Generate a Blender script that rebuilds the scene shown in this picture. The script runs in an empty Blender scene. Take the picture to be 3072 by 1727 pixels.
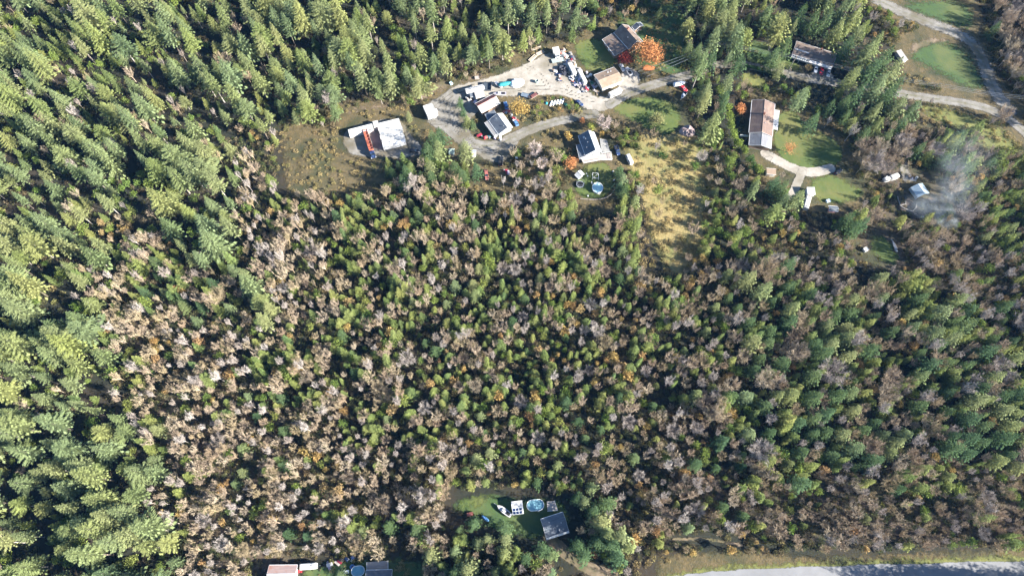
import bpy, bmesh, math, random
import numpy as np
from mathutils import Vector, Matrix, geometry
random.seed(11); rng = np.random.default_rng(11)
SC = bpy.context.scene
COL = SC.collection
R = math.radians
# ------------------------------------------------------------------ camera, light, exposure
CAM_H = 270.0; TILT = R(22.2); FPX = 2048.0
cam = bpy.data.cameras.new('camera'); cam.lens = 24; cam.sensor_width = 36; cam.sensor_fit = 'HORIZONTAL'
cam.clip_start = 1; cam.clip_end = 3000
camo = bpy.data.objects.new('camera', cam); COL.objects.link(camo)
camo.location = (0, 0, CAM_H); camo.rotation_euler = (TILT, 0, 0); SC.camera = camo
SUN_EL = R(24); SUN_AZ = R(-18)          # azimuth measured from +x
W = bpy.data.worlds.new('World'); SC.world = W; W.use_nodes = True
nt = W.node_tree; bgn = nt.nodes['Background']
sky = nt.nodes.new('ShaderNodeTexSky'); sky.sky_type = 'NISHITA'; sky.sun_disc = False
sky.sun_elevation = SUN_EL; sky.sun_rotation = math.pi/2 - SUN_AZ
nt.links.new(sky.outputs[0], bgn.inputs[0]); sky.ozone_density = 4.0; sky.dust_density = .4; bgn.inputs[1].default_value = 0.06
sl = bpy.data.lights.new('sun', 'SUN'); sl.energy = 5.0; sl.angle = R(0.5); sl.color = (1, .955, .87)
so = bpy.data.objects.new('sun', sl); COL.objects.link(so)
SV = Vector((math.cos(SUN_EL)*math.cos(SUN_AZ), math.cos(SUN_EL)*math.sin(SUN_AZ), math.sin(SUN_EL)))
so.rotation_euler = (-SV).to_track_quat('-Z', 'Y').to_euler(); so.location = (200, -60, 200)
SC.view_settings.view_transform = 'Standard'; SC.view_settings.look = 'None'
SC.view_settings.exposure = 2.35; SC.view_settings.gamma = 1.0; SC.view_settings.use_curve_mapping = False
SC.render.engine = 'CYCLES'
cy = SC.cycles; cy.max_bounces = 5; cy.diffuse_bounces = 2; cy.transparent_max_bounces = 8; cy.transmission_bounces = 4
# ------------------------------------------------------------------ photo pixel <-> ground
cT, sT = math.cos(TILT), math.sin(TILT)
def G(p, h=0.0):
    a = (p[0]-1536)/FPX; b = (863.5-p[1])/FPX
    d = Vector((a, sT + b*cT, -cT + b*sT)); t = (CAM_H-h)/(-d.z)
    return Vector((d.x*t, d.y*t, h))
def P(w):
    x, y, z = w[0], w[1], w[2]
    d = y*sT + (CAM_H-z)*cT
    return (x/d*FPX + 1536, 863.5 - (y*cT + (z-CAM_H)*sT)/d*FPX)
def z1(x, y): return (980+x/4.258, 220+y/4.258)
def z2(x, y): return (1480+x/4.258, 100+y/4.258)
def z3(x, y): return (1400+x/4.258, 340+y/4.258)
def z4(x, y): return (2100+x/4.258, 60+y/4.258)
def z5(x, y): return (2150+x/4.258, 280+y/4.258)
def z6(x, y): return (2472+x/4.258, 440+y/4.258)
def z7(x, y): return (1300+x/4.293, 1400+y/4.293)
def z8(x, y): return (700+x/4.293, 1560+y/4.293)
def zA(x, y): return (1380+x/10.646, 240+y/10.646)
def zB(x, y): return (1600+x/10.646, 120+y/10.646)
def zC(x, y): return (1740+x/10.646, 160+y/10.646)
def zD(x, y): return (1024+x/2.514, y/2.514)
def zE(x, y): return (2048+x/2.514, y/2.514)
def zF(x, y): return (2048+x/2.514, 576+y/2.514)
# keep-out raster in 4 px cells so no generated tree hides a building or vehicle
KW, KH = 900, 560; KOFF = 16*4
KEEP = np.zeros((KH, KW), bool)
def _hull(pts):
    pts = sorted(set((round(a, 1), round(b, 1)) for a, b in pts))
    def half(ps):
        o = []
        for p in ps:
            while len(o) > 1 and (o[-1][0]-o[-2][0])*(p[1]-o[-2][1]) - (o[-1][1]-o[-2][1])*(p[0]-o[-2][0]) <= 0: o.pop()
            o.append(p)
        return o
    a = half(pts); b = half(pts[::-1])
    return a[:-1]+b[:-1]
def raster(poly, arr, val=True):
    pl = np.array(poly)/4.0 + 16
    x0, y0 = np.floor(pl.min(0)).astype(int)-1; x1, y1 = np.ceil(pl.max(0)).astype(int)+1
    x0, y0 = max(x0, 0), max(y0, 0); x1, y1 = min(x1, arr.shape[1]-1), min(y1, arr.shape[0]-1)
    if x1 <= x0 or y1 <= y0: return
    yy, xx = np.mgrid[y0:y1+1, x0:x1+1]; xx = xx+.5; yy = yy+.5
    ins = np.zeros(xx.shape, bool); n = len(pl)
    for i in range(n):
        xa, ya = pl[i]; xb, yb = pl[(i+1) % n]
        c = ((ya > yy) != (yb > yy)) & (xx < (xb-xa)*(yy-ya)/(yb-ya+1e-9)+xa)
        ins ^= c
    arr[y0:y1+1, x0:x1+1] |= ins
def keep(points, pad=5):
    pp = [P(p) for p in points]; q = []
    for a, b in pp: q += [(a-pad, b-pad), (a+pad, b-pad), (a-pad, b+pad), (a+pad, b+pad)]
    raster(_hull(q), KEEP)
# ------------------------------------------------------------------ materials
def _n(nt, t, **k):
    n = nt.nodes.new(t)
    for a, b in k.items(): setattr(n, a, b)
    return n
MATS = {}
def mat(name, c, c2=None, rough=.75, metal=0.0, scale=.6, var=.25, bump=0.0, detail=4, stretch=(1, 1, 1), world=False, c3=None, scale3=.04, alpha_edge=False):
    if name in MATS: return MATS[name]
    m = bpy.data.materials.new(name); m.use_nodes = True; MATS[name] = m
    nt = m.node_tree; b = nt.nodes['Principled BSDF']; L = nt.links
    b.inputs['Roughness'].default_value = rough; b.inputs['Metallic'].default_value = metal
    b.inputs['Specular IOR Level'].default_value = .3
    if c2 is None: c2 = tuple(x*(1-var) for x in c)
    if world:
        g = _n(nt, 'ShaderNodeNewGeometry'); co = g.outputs['Position']
    else:
        g = _n(nt, 'ShaderNodeTexCoord'); co = g.outputs['Object']
    mp = _n(nt, 'ShaderNodeMapping'); mp.inputs['Scale'].default_value = stretch; L.new(co, mp.inputs[0])
    nz = _n(nt, 'ShaderNodeTexNoise'); nz.inputs['Scale'].default_value = scale; nz.inputs['Detail'].default_value = detail
    nz.inputs['Roughness'].default_value = .65; L.new(mp.outputs[0], nz.inputs['Vector'])
    rp = _n(nt, 'ShaderNodeValToRGB'); rp.color_ramp.elements[0].position = .35; rp.color_ramp.elements[1].position = .65
    rp.color_ramp.elements[0].color = (*c2, 1); rp.color_ramp.elements[1].color = (*c, 1)
    L.new(nz.outputs[0], rp.inputs[0]); out = rp.outputs[0]
    if c3:
        n3 = _n(nt, 'ShaderNodeTexNoise'); n3.inputs['Scale'].default_value = scale3; n3.inputs['Detail'].default_value = 5; n3.inputs['Roughness'].default_value = .6
        L.new(co, n3.inputs['Vector'])
        r3 = _n(nt, 'ShaderNodeValToRGB'); r3.color_ramp.elements[0].position = .46; r3.color_ramp.elements[1].position = .62
        L.new(n3.outputs[0], r3.inputs[0])
        mx = _n(nt, 'ShaderNodeMix', data_type='RGBA'); L.new(r3.outputs[0], mx.inputs[0]); L.new(out, mx.inputs[6]); mx.inputs[7].default_value = (*c3, 1)
        out = mx.outputs[2]
    L.new(out, b.inputs['Base Color'])
    if bump:
        bp = _n(nt, 'ShaderNodeBump'); bp.inputs['Strength'].default_value = bump; bp.inputs['Distance'].default_value = .3
        n2 = _n(nt, 'ShaderNodeTexNoise'); n2.inputs['Scale'].default_value = scale*3; n2.inputs['Detail'].default_value = 3; L.new(co, n2.inputs['Vector'])
        L.new(n2.outputs[0], bp.inputs['Height']); L.new(bp.outputs[0], b.inputs['Normal'])
    if alpha_edge:
        at = _n(nt, 'ShaderNodeAttribute'); at.attribute_name = 'edge'
        ne = _n(nt, 'ShaderNodeTexNoise'); ne.inputs['Scale'].default_value = .45; ne.inputs['Detail'].default_value = 6; ne.inputs['Roughness'].default_value = .7
        L.new(co, ne.inputs['Vector'])
        mm = _n(nt, 'ShaderNodeMath', operation='MULTIPLY_ADD'); L.new(at.outputs['Fac'], mm.inputs[0]); mm.inputs[1].default_value = .72; mm.inputs[2].default_value = -.34
        ad = _n(nt, 'ShaderNodeMath', operation='ADD'); L.new(mm.outputs[0], ad.inputs[0]); L.new(ne.outputs[0], ad.inputs[1])
        lt = _n(nt, 'ShaderNodeAttribute'); lt.attribute_name = 'lat'
        pk = _n(nt, 'ShaderNodeMapRange'); pk.inputs[1].default_value = .25; pk.inputs[2].default_value = .75; pk.inputs[3].default_value = .85; pk.inputs[4].default_value = 0; L.new(lt.outputs['Fac'], pk.inputs[0])
        p2 = _n(nt, 'ShaderNodeMapRange'); p2.inputs[1].default_value = .38; p2.inputs[2].default_value = .6; L.new(ne.outputs[0], p2.inputs[0])
        p3 = _n(nt, 'ShaderNodeMath', operation='MULTIPLY'); L.new(pk.outputs[0], p3.inputs[0]); L.new(p2.outputs[0], p3.inputs[1])
        m4 = _n(nt, 'ShaderNodeMix', data_type='RGBA'); L.new(p3.outputs[0], m4.inputs[0]); L.new(out, m4.inputs[6]); m4.inputs[7].default_value = (.10, .095, .05, 1); L.new(m4.outputs[2], b.inputs['Base Color'])
        mr = _n(nt, 'ShaderNodeMapRange'); mr.inputs[1].default_value = .42; mr.inputs[2].default_value = .62; L.new(ad.outputs[0], mr.inputs[0])
        L.new(mr.outputs[0], b.inputs['Alpha'])
    return m
def glass_mat(name='window_glass', c=(.02, .03, .04)):
    m = mat(name, c, rough=.08, var=.3); m.node_tree.nodes['Principled BSDF'].inputs['Specular IOR Level'].default_value = .6
    return m
def foliage(name, cols, trans=.22, tone_lo=.55, tone_hi=1.45):
    """leaf material: colour picked per plant, each leaf clump a little lighter or darker"""
    m = bpy.data.materials.new(name); m.use_nodes = True
    nt = m.node_tree; L = nt.links; nt.nodes.remove(nt.nodes['Principled BSDF']); out = nt.nodes['Material Output']
    oi = _n(nt, 'ShaderNodeObjectInfo'); rp = _n(nt, 'ShaderNodeValToRGB'); cr = rp.color_ramp
    cr.interpolation = 'LINEAR'
    n = len(cols)
    cr.elements[0].position = 0; cr.elements[0].color = (*cols[0], 1)
    cr.elements[1].position = 1; cr.elements[1].color = (*cols[-1], 1)
    for i in range(1, n-1):
        e = cr.elements.new(i/(n-1)); e.color = (*cols[i], 1)
    L.new(oi.outputs['Random'], rp.inputs[0])
    at = _n(nt, 'ShaderNodeAttribute'); at.attribute_name = 'tone'
    mr = _n(nt, 'ShaderNodeMapRange'); mr.inputs[3].default_value = tone_lo; mr.inputs[4].default_value = tone_hi; L.new(at.outputs['Fac'], mr.inputs[0])
    vm = _n(nt, 'ShaderNodeVectorMath', operation='SCALE'); L.new(rp.outputs[0], vm.inputs[0]); L.new(mr.outputs[0], vm.inputs['Scale'])
    d = _n(nt, 'ShaderNodeBsdfDiffuse'); L.new(vm.outputs[0], d.inputs[0])
    if trans > 0:
        t = _n(nt, 'ShaderNodeBsdfTranslucent'); L.new(vm.outputs[0], t.inputs[0])
        mx = _n(nt, 'ShaderNodeMixShader'); mx.inputs[0].default_value = trans
        L.new(d.outputs[0], mx.inputs[1]); L.new(t.outputs[0], mx.inputs[2]); L.new(mx.outputs[0], out.inputs[0])
    else: L.new(d.outputs[0], out.inputs[0])
    return m
# ------------------------------------------------------------------ object helpers
def link(o): COL.objects.link(o); return o
def tag(o, label=None, cat=None, group=None, kind=None):
    if label: o['label'] = label
    if cat: o['category'] = cat
    if group: o['group'] = group
    if kind: o['kind'] = kind
    return o
def thing(name, label, cat, loc, rz=0.0, group=None):
    o = bpy.data.objects.new(name, None); o.empty_display_size = .5; link(o)
    o.location = loc; o.rotation_euler = (0, 0, rz)
    return tag(o, label, cat, group)
class MB:
    def __init__(s): s.v = []; s.f = []; s.m = []
    def add(s, vs, fs, mi=0):
        b = len(s.v); s.v += [tuple(v) for v in vs]
        for f in fs: s.f.append(tuple(b+i for i in f)); s.m.append(mi)
        return s
    def box(s, c, d, rz=0, mi=0, taper=1.0):
        hx, hy, hz = d[0]/2, d[1]/2, d[2]/2; cs, sn = math.cos(rz), math.sin(rz); vs = []
        for z in (-1, 1):
            t = 1 if z < 0 else taper
            for x, y in ((-1, -1), (1, -1), (1, 1), (-1, 1)):
                X, Y = x*hx*t, y*hy*t
                vs.append((c[0]+X*cs-Y*sn, c[1]+X*sn+Y*cs, c[2]+z*hz))
        return s.add(vs, [(3, 2, 1, 0), (4, 5, 6, 7), (0, 1, 5, 4), (1, 2, 6, 5), (2, 3, 7, 6), (3, 0, 4, 7)], mi)
    def bar(s, a, b, r, n=5, r2=None, mi=0):
        a = Vector(a); b = Vector(b); d = (b-a)
        if d.length < 1e-6: return s
        d.normalize(); u = d.orthogonal().normalized(); w = d.cross(u); r2 = r if r2 is None else r2; vs = []
        for p, rr in ((a, r), (b, r2)):
            for i in range(n):
                an = 2*math.pi*i/n; vs.append(p+u*math.cos(an)*rr+w*math.sin(an)*rr)
        fs = [(i, (i+1) % n, n+(i+1) % n, n+i) for i in range(n)]
        fs += [tuple(range(n-1, -1, -1)), tuple(range(n, 2*n))]
        return s.add(vs, fs, mi)
    def lathe(s, c, prof, n=16, mi=0, sx=1, sy=1, cap=True):
        vs = []
        for r, z in prof:
            for i in range(n):
                a = 2*math.pi*i/n; vs.append((c[0]+r*math.cos(a)*sx, c[1]+r*math.sin(a)*sy, c[2]+z))
        fs = []
        for k in range(len(prof)-1):
            for i in range(n): fs.append((k*n+i, k*n+(i+1) % n, (k+1)*n+(i+1) % n, (k+1)*n+i))
        if cap: fs += [tuple(range(n-1, -1, -1)), tuple((len(prof)-1)*n+i for i in range(n))]
        return s.add(vs, fs, mi)
    def loft(s, secs, mi=0, closed=True):
        n = len(secs[0]); vs = [p for q in secs for p in q]; fs = []
        for k in range(len(secs)-1):
            for i in range(n if closed else n-1): fs.append((k*n+i, k*n+(i+1) % n, (k+1)*n+(i+1) % n, (k+1)*n+i))
        if closed: fs += [tuple(range(n-1, -1, -1)), tuple((len(secs)-1)*n+i for i in range(n))]
        return s.add(vs, fs, mi)
    def build(s, name, mats, parent=None, smooth=False, loc=None):
        me = bpy.data.meshes.new(name); me.from_pydata(s.v, [], s.f)
        if not isinstance(mats, (list, tuple)): mats = [mats]
        for m in mats: me.materials.append(m)
        if len(mats) > 1: me.polygons.foreach_set('material_index', s.m)
        if smooth: me.polygons.foreach_set('use_smooth', [True]*len(s.f))
        me.update(); o = bpy.data.objects.new(name, me); link(o)
        if parent is not None: o.parent = parent
        if loc is not None: o.location = loc
        return o
def struct(o): o['kind'] = 'structure'; return o
# ------------------------------------------------------------------ ground sheets
def densify(pts, step=2.5, closed=True, jit=.5):
    out = []; n = len(pts)
    for i in range(n if closed else n-1):
        a = Vector(pts[i]); b = Vector(pts[(i+1) % n]); k = max(1, int((b-a).length/step))
        for j in range(k): out.append(a.lerp(b, j/k))
    if not closed: out.append(Vector(pts[-1]))
    return out
def smooth_loop(p, it=3):
    for _ in range(it):
        n = len(p); p = [(p[i-1]+p[i]*2+p[(i+1) % n])/4 for i in range(n)]
    return p
ZL = [0.02]
def _segdist(X, Y, pts, closed):
    d = np.full(X.shape, 1e9); n = len(pts)
    for i in range(n if closed else n-1):
        ax, ay = pts[i]; bx, by = pts[(i+1) % n]; dx, dy = bx-ax, by-ay; l2 = dx*dx+dy*dy+1e-9
        t = np.clip(((X-ax)*dx+(Y-ay)*dy)/l2, 0, 1); d = np.minimum(d, np.hypot(X-ax-t*dx, Y-ay-t*dy))
    return d
def _gridsheet(name, X, Y, E, z, m, lat=None):
    h, w = X.shape; use = E > 0; cell = use[:-1, :-1] | use[1:, :-1] | use[:-1, 1:] | use[1:, 1:]
    idx = np.arange(h*w).reshape(h, w); jj, ii = np.nonzero(cell)
    q = np.stack([idx[jj, ii], idx[jj, ii+1], idx[jj+1, ii+1], idx[jj+1, ii]], 1); u, inv = np.unique(q, return_inverse=True); q = inv.reshape(q.shape)
    me = bpy.data.meshes.new(name); co = np.stack([X.ravel()[u], Y.ravel()[u], np.full(len(u), z)], 1)
    me.from_pydata(co.tolist(), [], q.tolist()); me.materials.append(m)
    at = me.attributes.new('edge', 'FLOAT', 'POINT'); at.data.foreach_set('value', E.ravel()[u].astype(np.float32))
    a2 = me.attributes.new('lat', 'FLOAT', 'POINT'); a2.data.foreach_set('value', (np.full(len(u), 9.0) if lat is None else lat.ravel()[u]).astype(np.float32)); me.update()
    o = link(bpy.data.objects.new(name, me)); return struct(o)
def sheet(name, px, m, z=None, blend=2.2):
    """a patch of ground drawn as a polygon; its rim frays into what it lies on"""
    if z is None: ZL[0] += .004; z = ZL[0]
    pts = [tuple(p) for p in smooth_loop(densify([G(p).to_2d() for p in px]), 4)]; P2 = np.array(pts); mg = blend+1; st = 1.0 if blend < 4 else 1.6
    X, Y = np.meshgrid(np.arange(P2[:, 0].min()-mg, P2[:, 0].max()+mg, st), np.arange(P2[:, 1].min()-mg, P2[:, 1].max()+mg, st)); ins = np.zeros(X.shape, bool); n = len(pts)
    for i in range(n):
        xa, ya = pts[i]; xb, yb = pts[(i+1) % n]; ins ^= ((ya > Y) != (yb > Y)) & (X < (xb-xa)*(Y-ya)/(yb-ya+1e-12)+xa)
    d = _segdist(X, Y, pts, True)*np.where(ins, 1, -1); return _gridsheet(name, X, Y, np.clip((d+blend*.6)/(blend*1.6), 0, 1), z, m)
def ribbon(name, px, width, m, z=None, soft=1.0):
    if z is None: ZL[0] += .004; z = ZL[0]
    d = densify([G(p).to_2d() for p in px], 2.0, closed=False)
    for _ in range(8): d = [d[0]]+[(d[i-1]+d[i]*2+d[i+1])/4 for i in range(1, len(d)-1)]+[d[-1]]
    pts = [tuple(p) for p in d]; P2 = np.array(pts); mg = width/2+soft+1; st = .8
    X, Y = np.meshgrid(np.arange(P2[:, 0].min()-mg, P2[:, 0].max()+mg, st), np.arange(P2[:, 1].min()-mg, P2[:, 1].max()+mg, st))
    D = _segdist(X, Y, pts, False); return _gridsheet(name, X, Y, np.clip((width/2+soft*.6-D)/(soft*1.6), 0, 1), z, m, D if name in ('gravel_lane', 'village_lane', 'dirt_road', 'woodland_track', 'clearing_driveway') else None)

m_floor = mat('forest_floor', (.022, .024, .014), (.012, .014, .01), world=True, scale=.35, c3=(.034, .026, .017), scale3=.03, bump=.4, rough=.95, detail=6)
m_grav = mat('pale_gravel', (.33, .30, .26), (.24, .215, .18), world=True, scale=.35, c3=(.17, .15, .115), scale3=.05, rough=.95, alpha_edge=True, detail=9, bump=.15)
m_grav2 = mat('grey_gravel', (.215, .20, .18), (.13, .12, .10), world=True, scale=.3, c3=(.11, .095, .065), scale3=.07, rough=.95, alpha_edge=True, detail=9, bump=.15)
m_dirt = mat('dirt_track', (0.200, 0.152, 0.104), (0.120, 0.088, 0.056), world=True, scale=.4, c3=(0.080, 0.072, 0.036), scale3=.07, rough=.95, alpha_edge=True, detail=7)
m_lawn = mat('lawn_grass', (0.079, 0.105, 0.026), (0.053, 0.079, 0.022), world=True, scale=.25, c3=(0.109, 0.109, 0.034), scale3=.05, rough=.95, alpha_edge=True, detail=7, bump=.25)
m_shade_lawn = mat('shade_dark_grass', (0.048, 0.084, 0.024), (0.036, 0.064, 0.024), world=True, scale=.3, c3=(0.080, 0.096, 0.032), scale3=.05, rough=.95, alpha_edge=True, detail=7, bump=.25)  # lawn grass with shade put into its colour, for lawns lying in shadow
m_dry = mat('dry_meadow_grass', (0.275, 0.207, 0.088), (0.175, 0.140, 0.055), world=True, scale=.4, c3=(0.144, 0.140, 0.050), scale3=.06, rough=.95, alpha_edge=True, detail=10, bump=.7)
m_rough = mat('rough_field_grass', (.115, .085, .042), (.055, .048, .023), world=True, scale=.35, c3=(.05, .05, .022), scale3=.06, rough=.95, alpha_edge=True, detail=10, bump=.7, stretch=(.3, 1, 1))
m_soil = mat('dark_soil', (.10, .075, .06), (.055, .045, .04), world=True, scale=.5, rough=.95, alpha_edge=True, detail=7, bump=.5)
m_asph = mat('worn_asphalt', (.20, .20, .205), (.175, .175, .18), world=True, scale=.25, c3=(.155, .155, .16), scale3=.04, rough=.85, alpha_edge=True, detail=3)
m_verge = mat('verge_grass', (.145, .145, .042), (.09, .10, .032), world=True, scale=.35, rough=.95, alpha_edge=True, detail=9, bump=.3)
m_leaf = mat('fallen_leaves', (.40, .14, .045), (.24, .11, .05), world=True, scale=.6, rough=.95, alpha_edge=True, detail=8)
gb = MB(); N = 40; S = 1500
gb.v = [(-S/2+S*i/N, -S/2+S*j/N+90, 0) for j in range(N+1) for i in range(N+1)]
gb.f = [(j*(N+1)+i, j*(N+1)+i+1, (j+1)*(N+1)+i+1, (j+1)*(N+1)+i) for j in range(N) for i in range(N)]; gb.m = [0]*len(gb.f)
struct(gb.build('ground', m_floor))
# fields and lawns
m_brush = mat('brushy_ground', (.12, .088, .042), (.06, .05, .024), world=True, scale=.5, c3=(.04, .042, .02), scale3=.07, rough=.95, alpha_edge=True, detail=10, bump=.7)
sheet('rough_grass', [(830, 340), (1200, 270), (1340, 240), (1560, 140), (1720, 100), (1860, 40), (2070, 190), (2080, 420), (1900, 620), (1880, 660), (1650, 650), (1450, 580), (1200, 540), (1180, 620), (860, 610)], m_brush, blend=7)
sheet('rough_grass', [(2570, -40), (2940, -40), (3000, 230), (3120, 330), (3120, 460), (2900, 420), (2700, 345), (2620, 290), (2690, 200), (2620, 60)], m_brush, blend=7)
sheet('rough_grass', [(2200, 230), (2420, 300), (2640, 390), (2710, 560), (2730, 720), (2660, 820), (2560, 780), (2500, 660), (2250, 610), (2220, 440)], m_brush, blend=7)
sheet('rough_grass', [(1960, 1660), (2200, 1640), (2420, 1665), (2700, 1655), (3120, 1630), (3120, 1720), (1960, 1760)], m_brush, blend=5)
m_litter = mat('thicket_litter', (.105, .075, .052), (.05, .04, .028), world=True, scale=.5, rough=.95, c3=(.04, .042, .02), scale3=.06, alpha_edge=True, detail=9, bump=.6)
sheet('thicket_floor', [(330, 960), (520, 930), (620, 1000), (720, 1100), (800, 1300), (1050, 1400), (1250, 1480), (1180, 1600), (1000, 1660), (560, 1800), (520, 1500), (430, 1300), (390, 1120)], m_litter, blend=8)
sheet('thicket_floor', [(1980, 1380), (2300, 1420), (2700, 1380), (3100, 1330), (3100, 1640), (2500, 1640), (2100, 1590)], m_litter, blend=8)
sheet('thicket_floor', [(2600, 400), (2760, 350), (3000, 420), (3110, 560), (3110, 900), (2700, 880), (2560, 760), (2640, 560)], m_litter, blend=8)
sheet('rough_field', [z1(-60, 840), z1(240, 1020), z1(700, 1080), z1(930, 1150), z1(960, 1500), z1(500, 1700), z1(-200, 1650), z1(-420, 1250), z1(-300, 900)], m_rough, blend=6)
sheet('bracken_bank', [z1(-150, 620), z1(380, 500), z1(820, 440), z1(1240, 370), z1(1520, 200), z1(2080, 50), z1(2150, -60), z1(1500, 30), z1(1000, 300), z1(500, 420), z1(0, 500)], m_dirt, blend=6)
sheet('dry_meadow', [(1880, 400), (1985, 405), (2050, 380), (2130, 420), (2160, 540), (2170, 640), (2140, 740), (2080, 840), (2000, 830), (1940, 700), (1920, 590), (1870, 480)], m_dry, blend=6)
sheet('meadow_lawn', [(1818, 330), (1858, 302), (1915, 286), (2005, 296), (2040, 320), (2052, 352), (2045, 390), (2000, 415), (1955, 405), (1925, 375), (1870, 350)], m_lawn, blend=4)
sheet('house_lawn', [z2(1000, 100), z2(1230, 60), z2(1450, 60), z2(1600, 300), z2(1620, 420), z2(1440, 470), z2(1300, 540), z2(1190, 520), z2(1110, 380), z2(1040, 250)], m_lawn, blend=3)
sheet('shaded_lawn', [(1850, -10), (2010, -10), (2070, 60), (2080, 190), (2050, 235), (1960, 215), (1900, 190), (1850, 110)], m_shade_lawn, blend=5)
sheet('yard_lawn', [(2232, 120), (2300, 120), (2330, 190), (2370, 210), (2390, 235), (2300, 205), (2240, 200)], m_shade_lawn, blend=3)
sheet('pool_lawn', [z3(1440, 640), z3(1840, 610), z3(1890, 850), z3(1895, 990), z3(1840, 1060), z3(1700, 1105), z3(1480, 1100), z3(1430, 1060), z3(1300, 960), z3(1390, 870), z3(1460, 810)], m_lawn, blend=2)
sheet('garden_lawn', [z5(705, 540), z5(790, 200), z5(1060, 220), z5(1120, 470), z5(1280, 450), z5(1420, 520), z5(1600, 640), z5(1640, 900), z5(1400, 970), z5(1260, 1005), z5(1000, 960), z5(870, 900), z5(740, 790)], m_lawn, blend=2.5)
sheet('lower_lawn', [z5(1120, 1140), z5(1240, 1060), z5(1440, 1000), z5(1600, 1060), z5(1640, 1130), z5(1920, 1210), z5(1900, 1330), z5(1700, 1420), z5(1300, 1420), z5(1160, 1240)], m_lawn, blend=4)
sheet('roadside_lawn', [z4(560, 560), z4(900, 580), z4(1340, 690), z4(1300, 560), z4(1180, 480), z4(900, 520), z4(600, 440)], m_lawn, blend=2.5)
sheet('side_strip_lawn', [z4(500, 650), z4(700, 680), z4(900, 770), z4(860, 890), z4(620, 900), z4(480, 780)], m_verge, blend=3)
sheet('upper_paddock', [(2690, 12), (2850, -10), (2925, 20), (2925, 90), (2870, 85), (2790, 60), (2730, 40)], m_shade_lawn, blend=8)
sheet('paddock', [zE(1750, 290), zE(1900, 290), zE(2080, 330), zE(2180, 420), zE(2260, 560), zE(2320, 700), zE(2080, 660), zE(1960, 570), zE(1760, 490), zE(1680, 440)], m_shade_lawn, blend=9)
sheet('concrete_pad', [zE(1700, 340), zE(1760, 300), zE(1950, 270), zE(2060, 290), zE(1900, 330), zE(1760, 400), zE(1700, 430)], m_dirt, blend=4)
sheet('pond_lawn', [zF(1400, 320), zF(1500, 300), zF(1600, 380), zF(1650, 560), zF(1560, 575), zF(1430, 480), zF(1380, 400)], m_lawn, blend=4)
sheet('clearing_lawn', [z7(140, 530), z7(400, 370), z7(640, 320), z7(900, 370), z7(1100, 400), z7(1250, 390), z7(1750, 400), z7(1760, 560), z7(1780, 860), z7(1500, 960), z7(1300, 930), z7(1000, 900), z7(700, 800), z7(560, 620), z7(300, 600)], m_shade_lawn, blend=4)
sheet('sunlit_lawn', [z7(160, 530), z7(400, 390), z7(640, 330), z7(880, 390), z7(700, 470), z7(560, 540), z7(300, 590)], m_lawn, blend=4)  # lit part of the clearing, painted in the lighter lawn colour
sheet('bottom_yard_lawn', [z8(830, 600), z8(1300, 520), z8(1900, 470), z8(2300, 480), z8(2560, 560), z8(2560, 900), z8(830, 900)], m_shade_lawn, blend=4)
sheet('road_verge', [(1880, 1780), (2000, 1716), (2150, 1692), (2350, 1684), (2600, 1676), (2900, 1664), (3200, 1655), (3200, 1740), (2000, 1790)], m_verge, blend=4)
sheet('greenhouse_plot', [z6(900, 380), z6(1150, 340), z6(1360, 480), z6(1420, 620), z6(1250, 740), z6(1080, 620), z6(930, 520)], m_rough, blend=3)
sheet('burn_clearing', [z6(915, 650), z6(1050, 600), z6(1200, 690), z6(1230, 800), z6(1400, 900), z6(1600, 960), z6(1590, 1000), z6(1300, 990), z6(1050, 935), z6(940, 790)], m_soil, blend=3)
sheet('grassy_verge', [(2740, 312), (2880, 332), (2990, 372), (3072, 450), (3140, 560), (3080, 580), (3000, 480), (2900, 410), (2800, 365)], m_verge, blend=6)
# yards, tracks and roads
sheet('container_pad', [z1(185, 770), z1(280, 670), z1(600, 610), z1(900, 550), z1(980, 560), z1(1050, 780), z1(1240, 900), z1(1260, 1060), z1(900, 1100), z1(640, 1080), z1(400, 1070), z1(225, 1040)], m_grav2, blend=1.8)
sheet('lower_gravel_yard', [z1(1230, 385), z1(1500, 290), z1(1490, 200), z1(1740, 150), z1(2050, 120), z1(2200, 250), z1(2100, 420), z1(1900, 520), z1(1790, 610), z1(1870, 800), z1(2000, 960), z1(2200, 980), z1(2560, 740), z1(2400, 960), z1(2260, 1180), z1(1980, 1120), z1(1880, 1000), z1(1620, 900), z1(1540, 760), z1(1240, 640)], m_grav2, blend=2)
sheet('upper_gravel_yard', [z1(1500, 190), z1(2000, 70), z1(2130, 40), z2(280, 440), z2(470, 370), z2(600, 280), z2(740, 210), z2(870, 260), z2(960, 380), z2(1060, 560), z2(1180, 700), z2(1250, 820), z2(1440, 830), z2(1600, 720), z2(1640, 590), z2(1600, 440), z2(1690, 370), z2(1790, 420), z2(1920, 560), z2(1880, 700), z2(1700, 830), z2(1480, 1000), z2(1300, 1060), z2(1180, 1010), z2(1050, 850), z2(900, 790), z2(700, 790), z2(420, 830), z2(200, 800), z1(2300, 320), z1(2100, 300), z1(1700, 250)], m_grav, blend=2)
ribbon('gravel_lane', [z2(1290, 1030), z2(1180, 1020), z2(1000, 1080), z2(700, 1150), z2(480, 1225), z2(250, 1330), z2(60, 1440), z1(1990, 950), z1(1850, 900)], 5.5, m_grav2)
ribbon('village_lane', [(1830, 315), (1870, 285), (1950, 258), (2010, 240), (2080, 222), (2160, 190), (2236, 196), (2330, 214), (2400, 234), (2500, 248), (2580, 258), (2650, 272), (2750, 290), (2850, 303), (2950, 320), (3020, 350), (3090, 410), (3150, 500)], 5.2, m_grav2)
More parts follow.
